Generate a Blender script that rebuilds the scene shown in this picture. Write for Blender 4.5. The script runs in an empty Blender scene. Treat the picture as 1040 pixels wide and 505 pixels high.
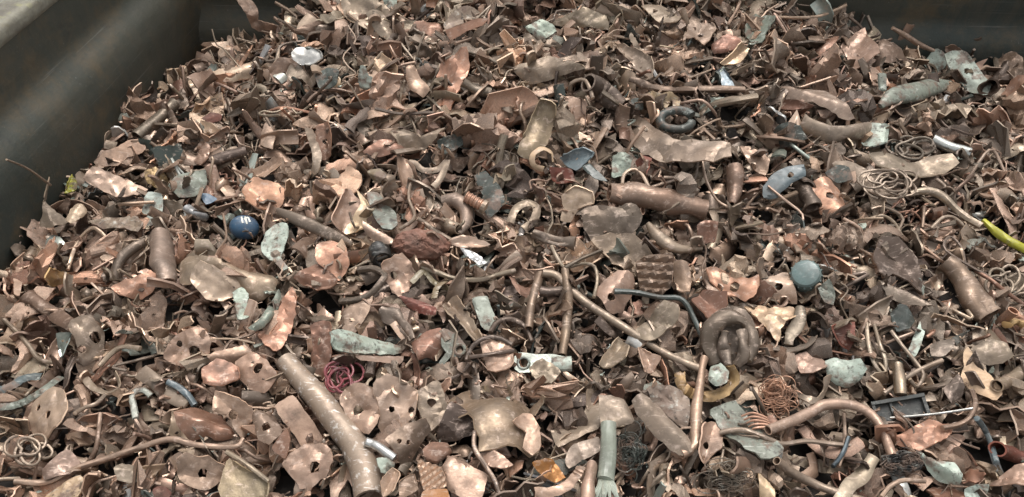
import bpy, math, random
import numpy as np
from mathutils import Vector
from mathutils.geometry import delaunay_2d_cdt

# ------------------------------------------------------------------ camera, sky, sun, exposure
SC = bpy.context.scene
PITCH = math.radians(44.0)          # camera looks this far below the horizon
CAM = np.array([0.0, 0.0, 0.92])
FOC = 785.0                         # focal length in pixels of the 1040 px wide photograph
cam_d = bpy.data.cameras.new('camera')
cam_d.sensor_width = 36.0
cam_d.lens = 36.0 * FOC / 1040.0
cam_d.clip_start = 0.02
cam_d.clip_end = 2000.0
cam_o = bpy.data.objects.new('camera', cam_d)
SC.collection.objects.link(cam_o)
cam_o.location = CAM
cam_o.rotation_euler = (math.pi / 2 - PITCH, 0, 0)
SC.camera = cam_o

SUN_ELEV, SUN_ROT = math.radians(72), math.radians(12)   # soft light from high up, slightly beyond the heap
world = bpy.data.worlds.new('World'); SC.world = world
world.use_nodes = True
wn, wl = world.node_tree.nodes, world.node_tree.links
wn.clear()
w_out = wn.new('ShaderNodeOutputWorld'); w_bg = wn.new('ShaderNodeBackground')
w_sky = wn.new('ShaderNodeTexSky'); w_hsv = wn.new('ShaderNodeHueSaturation')
w_sky.sky_type = 'NISHITA'; w_sky.sun_disc = False
w_sky.sun_elevation = SUN_ELEV; w_sky.sun_rotation = SUN_ROT
w_sky.dust_density = 4.0; w_sky.air_density = 1.0
w_hsv.inputs['Saturation'].default_value = 0.10            # a veiled, nearly white sky
wl.new(w_sky.outputs[0], w_hsv.inputs['Color']); wl.new(w_hsv.outputs[0], w_bg.inputs[0])
wl.new(w_bg.outputs[0], w_out.inputs[0])
w_bg.inputs[1].default_value = 0.15
sun_d = bpy.data.lights.new('sun', 'SUN'); sun_d.energy = 1.2; sun_d.angle = math.radians(36)
sun_d.color = (1.0, 0.92, 0.85)
sun_o = bpy.data.objects.new('sun', sun_d); SC.collection.objects.link(sun_o)
sd = Vector((math.sin(SUN_ROT) * math.cos(SUN_ELEV), math.cos(SUN_ROT) * math.cos(SUN_ELEV), math.sin(SUN_ELEV)))
sun_o.rotation_euler = sd.to_track_quat('Z', 'Y').to_euler()
sun_o.location = (-1, 1, 4)
SC.view_settings.view_transform = 'Standard'; SC.view_settings.look = 'None'
SC.view_settings.gamma = 1.0; SC.view_settings.exposure = 0.72

# ------------------------------------------------------------------ small tools
rng = np.random.default_rng(11)
COL = SC.collection
def s2l(c):
    c = np.array(c[:3], float) / 255.0
    return np.where(c <= 0.04045, c / 12.92, ((c + 0.055) / 1.055) ** 2.4)
def tag(o, label=None, cat=None, group=None, kind=None):
    for k, v in (('label', label), ('category', cat), ('group', group), ('kind', kind)):
        if v: o[k] = v
    return o
def unit(v):
    v = np.asarray(v, float); return v / (np.linalg.norm(v) + 1e-12)
SP, CP = math.sin(PITCH), math.cos(PITCH)
def raydir(px, py):
    px = np.asarray(px, float); py = np.asarray(py, float)
    u = (px - 520.0) / FOC; v = (py - 252.5) / FOC
    return np.stack([u, CP - v * SP, -SP - v * CP], -1)      # depth along the lens axis is 1
def project(P):
    P = np.asarray(P, float) - CAM
    d = P[..., 1] * CP - P[..., 2] * SP
    return 520.0 + FOC * P[..., 0] / d, 252.5 + FOC * (-P[..., 1] * SP - P[..., 2] * CP) / d, d
def at_height(px, py, z):
    r = raydir(px, py); return CAM + r * ((z - CAM[2]) / r[..., 2:3] if r.ndim > 1 else (z - CAM[2]) / r[2])

# ------------------------------------------------------------------ materials
def nodes(name):
    m = bpy.data.materials.new(name); m.use_nodes = True
    return m, m.node_tree.nodes, m.node_tree.links, m.node_tree.nodes['Principled BSDF']
def nn(N, t, **kw):
    n = N.new(t)
    for k, v in kw.items(): setattr(n, k, v)
    return n
def coords(N, L, per_object=True):
    tc = nn(N, 'ShaderNodeTexCoord')
    if not per_object: return tc.outputs['Object']
    oi = nn(N, 'ShaderNodeObjectInfo'); ad = nn(N, 'ShaderNodeVectorMath', operation='ADD')
    mu = nn(N, 'ShaderNodeMath', operation='MULTIPLY'); mu.inputs[1].default_value = 37.0
    L.new(oi.outputs['Random'], mu.inputs[0]); L.new(tc.outputs['Object'], ad.inputs[0]); L.new(mu.outputs[0], ad.inputs[1])
    return ad.outputs[0]
def noise(N, L, vec, scale, detail=3, rough=0.55, lo=0.0, hi=1.0, a=0.0, b=1.0):
    t = nn(N, 'ShaderNodeTexNoise'); t.inputs['Scale'].default_value = scale
    t.inputs['Detail'].default_value = detail; t.inputs['Roughness'].default_value = rough
    L.new(vec, t.inputs['Vector'])
    r = nn(N, 'ShaderNodeMapRange'); r.inputs[1].default_value = lo; r.inputs[2].default_value = hi
    r.inputs[3].default_value = a; r.inputs[4].default_value = b
    L.new(t.outputs[0], r.inputs[0]); return r.outputs[0]
def mix(N, L, fac, a, b, mode='MIX'):
    m = nn(N, 'ShaderNodeMix', data_type='RGBA', blend_type=mode)
    for s, v in ((m.inputs[0], fac), (m.inputs[6], a), (m.inputs[7], b)):
        if isinstance(v, (int, float)): s.default_value = v
        elif isinstance(v, tuple): s.default_value = (*v, 1)
        else: L.new(v, s)
    return m.outputs[2]
def bump(N, L, B, h, strength, dist=0.001):
    b = nn(N, 'ShaderNodeBump'); b.inputs['Strength'].default_value = strength; b.inputs['Distance'].default_value = dist
    L.new(h, b.inputs['Height']); L.new(b.outputs[0], B.inputs['Normal'])
def scrap_mat(name, metallic, rlo, rhi, tint=(1, 1, 1), grime=0.55, scuff=0.5, scuffcol=(0.62, 0.50, 0.42), bumps=0.35, attr=False, coat=0.0, patchy=0.0):
    m, N, L, B = nodes(name)
    v = coords(N, L)
    if attr:
        a = nn(N, 'ShaderNodeAttribute', attribute_name='tint'); c = a.outputs['Color']
    else:
        a = nn(N, 'ShaderNodeObjectInfo'); c = a.outputs['Color']
    c = mix(N, L, 1.0, c, tint, 'MULTIPLY')
    g = noise(N, L, v, 30, 6, 0.7, 0.45, 0.68, 0, grime)
    c = mix(N, L, g, c, (0.075, 0.060, 0.050))
    s = noise(N, L, v, 75, 4, 0.7, 0.56, 0.70, 0, scuff)
    c = mix(N, L, s, c, scuffcol)
    mp = nn(N, 'ShaderNodeMapping'); mp.inputs['Scale'].default_value = (40, 420, 90); mp.inputs['Rotation'].default_value = (0.3, 0.5, 0.8); L.new(v, mp.inputs['Vector'])
    sc = noise(N, L, mp.outputs[0], 1.0, 3, 0.6, 0.62, 0.70, 0, scuff * 0.9)
    c = mix(N, L, sc, c, scuffcol)
    if patchy:
        c = mix(N, L, noise(N, L, v, 34, 6, 0.7, 0.50, 0.60, 0, patchy), c, (0.150, 0.105, 0.080))
        c = mix(N, L, noise(N, L, v, 95, 5, 0.7, 0.55, 0.66, 0, patchy), c, (0.045, 0.040, 0.034))
    s2 = noise(N, L, v, 12, 2, 0.5, 0.35, 0.7, 0, 0.4)
    c = mix(N, L, s2, c, mix(N, L, 1.0, c, (1.06, 0.93, 0.86), 'MULTIPLY'))
    L.new(c, B.inputs['Base Color']); B.inputs['Metallic'].default_value = metallic
    L.new(noise(N, L, v, 60, 5, 0.65, 0.35, 0.65, rlo, rhi), B.inputs['Roughness'])
    if bumps: bump(N, L, B, noise(N, L, v, 130, 5, 0.6), bumps, 0.0016)
    if coat: B.inputs['Coat Weight'].default_value = coat
    return m
M = {}
M['copper'] = scrap_mat('weathered copper', 0.48, 0.32, 0.62)
M['inner'] = scrap_mat('inner copper face', 0.52, 0.28, 0.58, tint=(1.03, 0.92, 0.85), grime=0.45)
M['edge'] = scrap_mat('cut edge highlight', 0.35, 0.30, 0.5, tint=(1.6, 1.58, 1.54), grime=0.1, bumps=0)  # cut metal rim, brightened so the colour carries a painted edge highlight
M['patina'] = scrap_mat('verdigris and pale paint', 0.15, 0.42, 0.7, patchy=0.9, tint=(.86, .86, .84), grime=0.45, scuff=0.55, scuffcol=(0.55, 0.58, 0.53))
M['fleck'] = scrap_mat('flecked pipe', 0.35, 0.35, 0.6, grime=0.35, scuff=0.95, scuffcol=(0.66, 0.64, 0.60))
M['steel'] = scrap_mat('dull steel', 0.85, 0.22, 0.5, grime=0.35, scuff=0.3, scuffcol=(0.7, 0.7, 0.68))
M['plastic'] = scrap_mat('dirty plastic', 0.0, 0.25, 0.5, grime=0.45, scuff=0.3, scuffcol=(0.5, 0.5, 0.47), bumps=0.15)
M['rust'] = scrap_mat('rough rusty crust', 0.1, 0.6, 0.9, grime=0.7, scuff=0.5, scuffcol=(0.33, 0.22, 0.17), bumps=0.9)
M['bed'] = scrap_mat('buried scrap', 0.5, 0.3, 0.55, grime=0.4, attr=True)
def sets(kind):
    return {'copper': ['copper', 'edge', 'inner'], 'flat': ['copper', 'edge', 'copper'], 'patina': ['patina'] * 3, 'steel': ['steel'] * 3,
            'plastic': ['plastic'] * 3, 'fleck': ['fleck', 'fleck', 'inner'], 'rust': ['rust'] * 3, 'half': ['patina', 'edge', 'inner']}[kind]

# ------------------------------------------------------------------ raw mesh pieces: (verts, faces, material index per face)
def jag(poly, seg, amt, R, smooth=1):
    """resample a closed outline and roughen it like torn metal"""
    P = np.array(poly, float); n = len(P)
    size = math.sqrt(abs(0.5 * np.sum(P[:, 0] * np.roll(P[:, 1], -1) - np.roll(P[:, 0], -1) * P[:, 1]))) + 1e-9
    out = []
    for i in range(n):
        a, b = P[i], P[(i + 1) % n]; p0, p3 = P[i - 1], P[(i + 2) % n]
        k = max(1, int(round(np.linalg.norm(b - a) / (seg * size))))
        nrm = unit([b[1] - a[1], a[0] - b[0]])
        for j in range(k):
            t = j / k
            cr = 0.5 * ((2 * a) + (-p0 + b) * t + (2 * p0 - 5 * a + 4 * b - p3) * t * t + (-p0 + 3 * a - 3 * b + p3) * t ** 3)
            p = a + (b - a) * t
            p = p * (1 - 0.6 * smooth) + cr * 0.6 * smooth
            out.append(p + nrm * R.normal(0, amt) * size)
    return np.array(out)
def inside(pts, poly):
    x, y = pts[:, 0], pts[:, 1]; r = np.zeros(len(pts), bool); n = len(poly)
    for i in range(n):
        x1, y1 = poly[i]; x2, y2 = poly[(i + 1) % n]
        c = ((y1 > y) != (y2 > y)) & (x < (x2 - x1) * (y - y1) / (y2 - y1 + 1e-15) + x1)
        r ^= c
    return r
def triangulate(outline, holes, step, R):
    outline = np.asarray(outline)
    pts = [tuple(p) for p in outline]; n = len(pts); edges = [(i, (i + 1) % n) for i in range(n)]
    hp = []
    for (hx, hy, hr) in holes:
        k = 9; b = len(pts)
        ring = [(hx + hr * (1 + R.uniform(-.22, .22)) * math.cos(t), hy + hr * (1 + R.uniform(-.22, .22)) * math.sin(t)) for t in np.arange(k) * 2 * math.pi / k]
        hp.append(np.array(ring)); pts += ring; edges += [(b + i, b + (i + 1) % k) for i in range(k)]
    lo, hi = outline.min(0), outline.max(0)
    gx, gy = np.meshgrid(np.arange(lo[0], hi[0], step), np.arange(lo[1], hi[1], step * 0.87))
    gx = gx + (np.arange(gx.shape[0]) % 2)[:, None] * step * 0.5
    g = np.stack([gx.ravel(), gy.ravel()], 1) + R.normal(0, step * 0.12, (gx.size, 2))
    ok = inside(g, outline)
    for i in range(0, len(outline)):
        ok &= np.hypot(*(g - outline[i]).T) > step * 0.5
    for r in hp:
        ok &= ~inside(g, r)
        for q in r: ok &= np.hypot(*(g - q).T) > step * 0.35
    pts += [tuple(p) for p in g[ok]]
    V, E, F, *_ = delaunay_2d_cdt([Vector(p) for p in pts], edges, [], 0, 1e-6)
    V = np.array([(v.x, v.y) for v in V]); F = np.array([f for f in F if len(f) == 3])
    c = V[F].mean(1); k = inside(c, outline)
    for r in hp: k &= ~inside(c, r)
    return V, F[k]
def shell(P, F, th):
    """thin sheet P (n,3) with triangles F -> closed plate with its own rim faces"""
    nv = np.zeros_like(P)
    fn = np.cross(P[F[:, 1]] - P[F[:, 0]], P[F[:, 2]] - P[F[:, 0]])
    for k in range(3): np.add.at(nv, F[:, k], fn)
    nv /= (np.linalg.norm(nv, axis=1, keepdims=True) + 1e-12)
    n = len(P); top, bot = P + nv * th / 2, P - nv * th / 2
    e = np.concatenate([F[:, [0, 1]], F[:, [1, 2]], F[:, [2, 0]]])
    key = set(map(tuple, e)); be = np.array([x for x in map(tuple, e) if (x[1], x[0]) not in key])
    if len(be) == 0: be = np.zeros((0, 2), int)
    V = np.concatenate([top, bot, top, bot])
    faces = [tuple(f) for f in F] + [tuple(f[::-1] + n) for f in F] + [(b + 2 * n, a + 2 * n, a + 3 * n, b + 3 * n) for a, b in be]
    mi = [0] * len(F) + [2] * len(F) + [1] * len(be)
    used = np.unique(np.concatenate([np.arange(2 * n), (be.ravel() + 2 * n), (be.ravel() + 3 * n)]))
    mp = -np.ones(4 * n, int); mp[used] = np.arange(len(used))
    return V[used], [tuple(int(mp[i]) for i in f) for f in faces], mi
def bend(P, origin, ang, theta, r):
    """wrap space beyond a line over a cylinder of radius r: an isometric bend of sheet metal"""
    c, s = math.cos(ang), math.sin(ang); sg = 1 if theta > 0 else -1; theta = abs(theta)
    q = P - origin; a = -q[:, 0] * s + q[:, 1] * c; d = q[:, 0] * c + q[:, 1] * s; h = q[:, 2] * sg
    ph = np.clip(d / r, 0, theta); ex = np.maximum(d - r * theta, 0)
    d2 = np.where(d > 0, (r - h) * np.sin(ph) + ex * math.cos(theta), d)
    h2 = np.where(d > 0, r - (r - h) * np.cos(ph) + ex * math.sin(theta), h)
    return np.stack([d2 * c - a * s, d2 * s + a * c, h2 * sg], 1) + origin
def crumple(uv, amp, R, n=5):
    """faceted dents: ridged creases of random direction"""
    z = np.zeros(len(uv))
    for sc, wt, k in ((1.0, 1.0, 3), (1.7, 0.32, 2), (3.3, 0.10, 2)):
        for sg in (1, -1):
            a = R.uniform(0, 2 * math.pi, k); g = R.uniform(.5, 1.6, k); c = R.normal(0, .22, k)
            if sc > 1.5: q = uv + R.normal(0, .3, 2) + 0.13 * np.sin(uv[:, ::-1] * 5 * sc + R.uniform(0, 6, 2))
            else: q = uv
            pl = (q[:, :1] * np.cos(a) + q[:, 1:] * np.sin(a)) * g * (1 if sc < 1.5 else 1.0) + c
            if sc > 1.5: pl = np.abs((pl * sc * 0.7 + 50.5) % 1.0 - 0.5) * 1.4
            z += sg * wt * amp * pl.max(1) * 1.5
    return z - z.mean()
def resample(P, n, closed=False):
    P = np.asarray(P, float)
    if len(P) == 2: P = np.array([P[0], (P[0] * 2 + P[1]) / 3, (P[0] + P[1] * 2) / 3, P[1]])
    Q = np.concatenate([[2 * P[0] - P[1]], P, [2 * P[-1] - P[-2]]]); m = len(P) - 1; out = []
    for t in np.linspace(0, m - 1e-6, n):
        i = int(t); f = t - i; a, b, c, d = Q[i:i + 4]
        out.append(0.5 * (2 * b + (c - a) * f + (2 * a - 5 * b + 4 * c - d) * f * f + (-a + 3 * b - 3 * c + d) * f ** 3))
    return np.array(out)
def frames(C, up=None):
    T = np.gradient(C, axis=0); T /= np.linalg.norm(T, axis=1, keepdims=True) + 1e-12
    u = np.array([0, 0, 1.0]) if up is None else unit(up)
    if abs(T[0] @ u) > 0.95: u = np.array([1.0, 0, 0])
    A = []; a = unit(u - T[0] * (u @ T[0]))
    for t in T:
        a = unit(a - t * (a @ t)); A.append(a)
    A = np.array(A); return T, A, np.cross(T, A)
def tube(C, rad, sides=8, flat=1.0, dent=0.0, hollow=False, R=None, up=None, twist=0.0):
    n = len(C); T, A, B = frames(C, up); rad = np.broadcast_to(np.asarray(rad, float), (n,)).copy()
    th = np.arange(sides) * 2 * math.pi / sides
    def ring(scale, inner=False):
        W = []
        for i in range(n):
            t = th + twist * i / n
            f = flat if np.isscalar(flat) else flat[i]
            rr = rad[i] * scale * (1 + (dentm[i] if dent else 0))
            W.append(C[i] + np.outer(np.cos(t) * rr * f, A[i]) + np.outer(np.sin(t) * rr * (1 + 0.45 * (1 - f)), B[i]))
        return np.array(W)
    if dent:
        dentm = R.normal(0, dent, (n, sides))
        if sides > 8:
            ii, tt_ = np.meshgrid(np.arange(n), th, indexing='ij')
            for _ in range(int(2 + dent * 60)):
                i0, t0 = R.uniform(0, n), R.uniform(0, 2 * math.pi); w1, w2 = R.uniform(.6, 3.0), R.uniform(.35, 1.1)
                dd = (tt_ - t0 + math.pi) % (2 * math.pi) - math.pi
                dentm -= R.uniform(.4, 1) * min(.55, 3.2 * dent + .08) * np.exp(-((ii - i0 + dd * R.uniform(-1.5, 1.5)) / w1) ** 2 - (dd / w2) ** 2)
        dentm = (dentm + np.roll(dentm, 1, 1) + np.roll(dentm, -1, 1)) / 2
        dentm[1:-1] = (dentm[1:-1] * 2 + dentm[:-2] + dentm[2:]) / 3
    O = ring(1.0); V = list(O.reshape(-1, 3)); F = []; mi = []
    for i in range(n - 1):
        for j in range(sides):
            k = (j + 1) % sides
            F.append((i * sides + j, i * sides + k, (i + 1) * sides + k, (i + 1) * sides + j)); mi.append(0)
    if hollow:
        b = len(V); V += list(ring(0.80).reshape(-1, 3))
        for i in range(n - 1):
            for j in range(sides):
                k = (j + 1) % sides
                F.append((b + i * sides + k, b + i * sides + j, b + (i + 1) * sides + j, b + (i + 1) * sides + k)); mi.append(2)
        e = len(V); O2 = ring(1.0); I2 = ring(0.80)
        for q, i in enumerate((0, n - 1)):
            s0 = len(V); V += list(O2[i]) + list(I2[i])
            for j in range(sides):
                k = (j + 1) % sides
                f = (s0 + j, s0 + sides + j, s0 + sides + k, s0 + k)
                F.append(f if q == 0 else f[::-1]); mi.append(1)
    else:
        for q, i in enumerate((0, n - 1)):
            s0 = len(V); V += list(O[i]); V.append(C[i] + (T[i] * rad[i] * (0.25 if q else -0.25)))
            for j in range(sides):
                k = (j + 1) % sides
                f = (s0 + k, s0 + j, s0 + sides)
                F.append(f if q == 0 else f[::-1]); mi.append(1)
    return np.array(V), F, mi
def ribbon(C, w, th, roll, up=None, cup=0.0, R=None):
    """strip of sheet metal: width axis turns by roll (per point) about the path"""
    n = len(C); T, A, B = frames(C, up); roll = np.broadcast_to(np.asarray(roll, float), (n,))
    w = np.broadcast_to(np.asarray(w, float), (n,)); m = 5
    P = np.zeros((n, m, 3))
    for i in range(n):
        d = math.cos(roll[i]) * B[i] + math.sin(roll[i]) * A[i]; nrm = np.cross(T[i], d)
        for j in range(m):
            s = (j / (m - 1) - 0.5)
            P[i, j] = C[i] + d * s * w[i] + nrm * cup * w[i] * (s * s * 4 - 0.5)
    if R is not None: P += R.normal(0, 0.03, P.shape) * w.mean()
    F = []
    for i in range(n - 1):
        for j in range(m - 1):
            a = i * m + j
            F += [(a, a + 1, a + m + 1), (a, a + m + 1, a + m)]
    return shell(P.reshape(-1, 3), np.array(F), th)
def join(parts):
    V, F, mi = [], [], []; b = 0
    for v, f, m in parts:
        V.append(v); F += [tuple(i + b for i in x) for x in f]; mi += list(m); b += len(v)
    return np.concatenate(V), F, mi
def to_mesh(name, geo, kind='copper', smooth=True, sharp=24):
    V, F, mi = geo
    me = bpy.data.meshes.new(name); me.from_pydata([tuple(map(float, v)) for v in V], [], F)
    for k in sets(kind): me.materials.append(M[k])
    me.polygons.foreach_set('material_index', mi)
    me.polygons.foreach_set('use_smooth', [smooth] * len(F))
    me.update()
    if hasattr(me, 'set_sharp_from_angle') and smooth: me.set_sharp_from_angle(angle=math.radians(sharp))
    return me
def link(name, me, parent=None, color=None, loc=None):
    o = bpy.data.objects.new(name, me); COL.objects.link(o)
    if parent is not None: o.parent = parent
    if color is not None: o.color = (*color, 1)
    if loc is not None: o.location = loc
    return o

# ------------------------------------------------------------------ height field of the heap
GX0, GX1, GY0, GY1, GS = -1.7, 1.9, -0.7, 2.3, 0.006
gxs = np.arange(GX0, GX1, GS); gys = np.arange(GY0, GY1, GS)
PAL = dict(pk=(175, 149, 130), lp=(193, 170, 149), br=(131, 111, 96), dk=(90, 78, 69), tn=(149, 134, 117), td=(118, 106, 94), og=(184, 143, 119),
           ob=(138, 105, 88), rd=(112, 70, 58), gr=(176, 188, 178), gg=(130, 137, 127), gd=(68, 76, 72), sv=(196, 198, 194), bl=(66, 98, 124), ol=(136, 122, 100),
           cr=(196, 172, 142), bk=(30, 32, 32), yl=(172, 172, 56), sb=(94, 106, 110), gy=(152, 136, 121), am=(156, 108, 62), go=(168, 140, 100), ri=(140, 74, 80))
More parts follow.
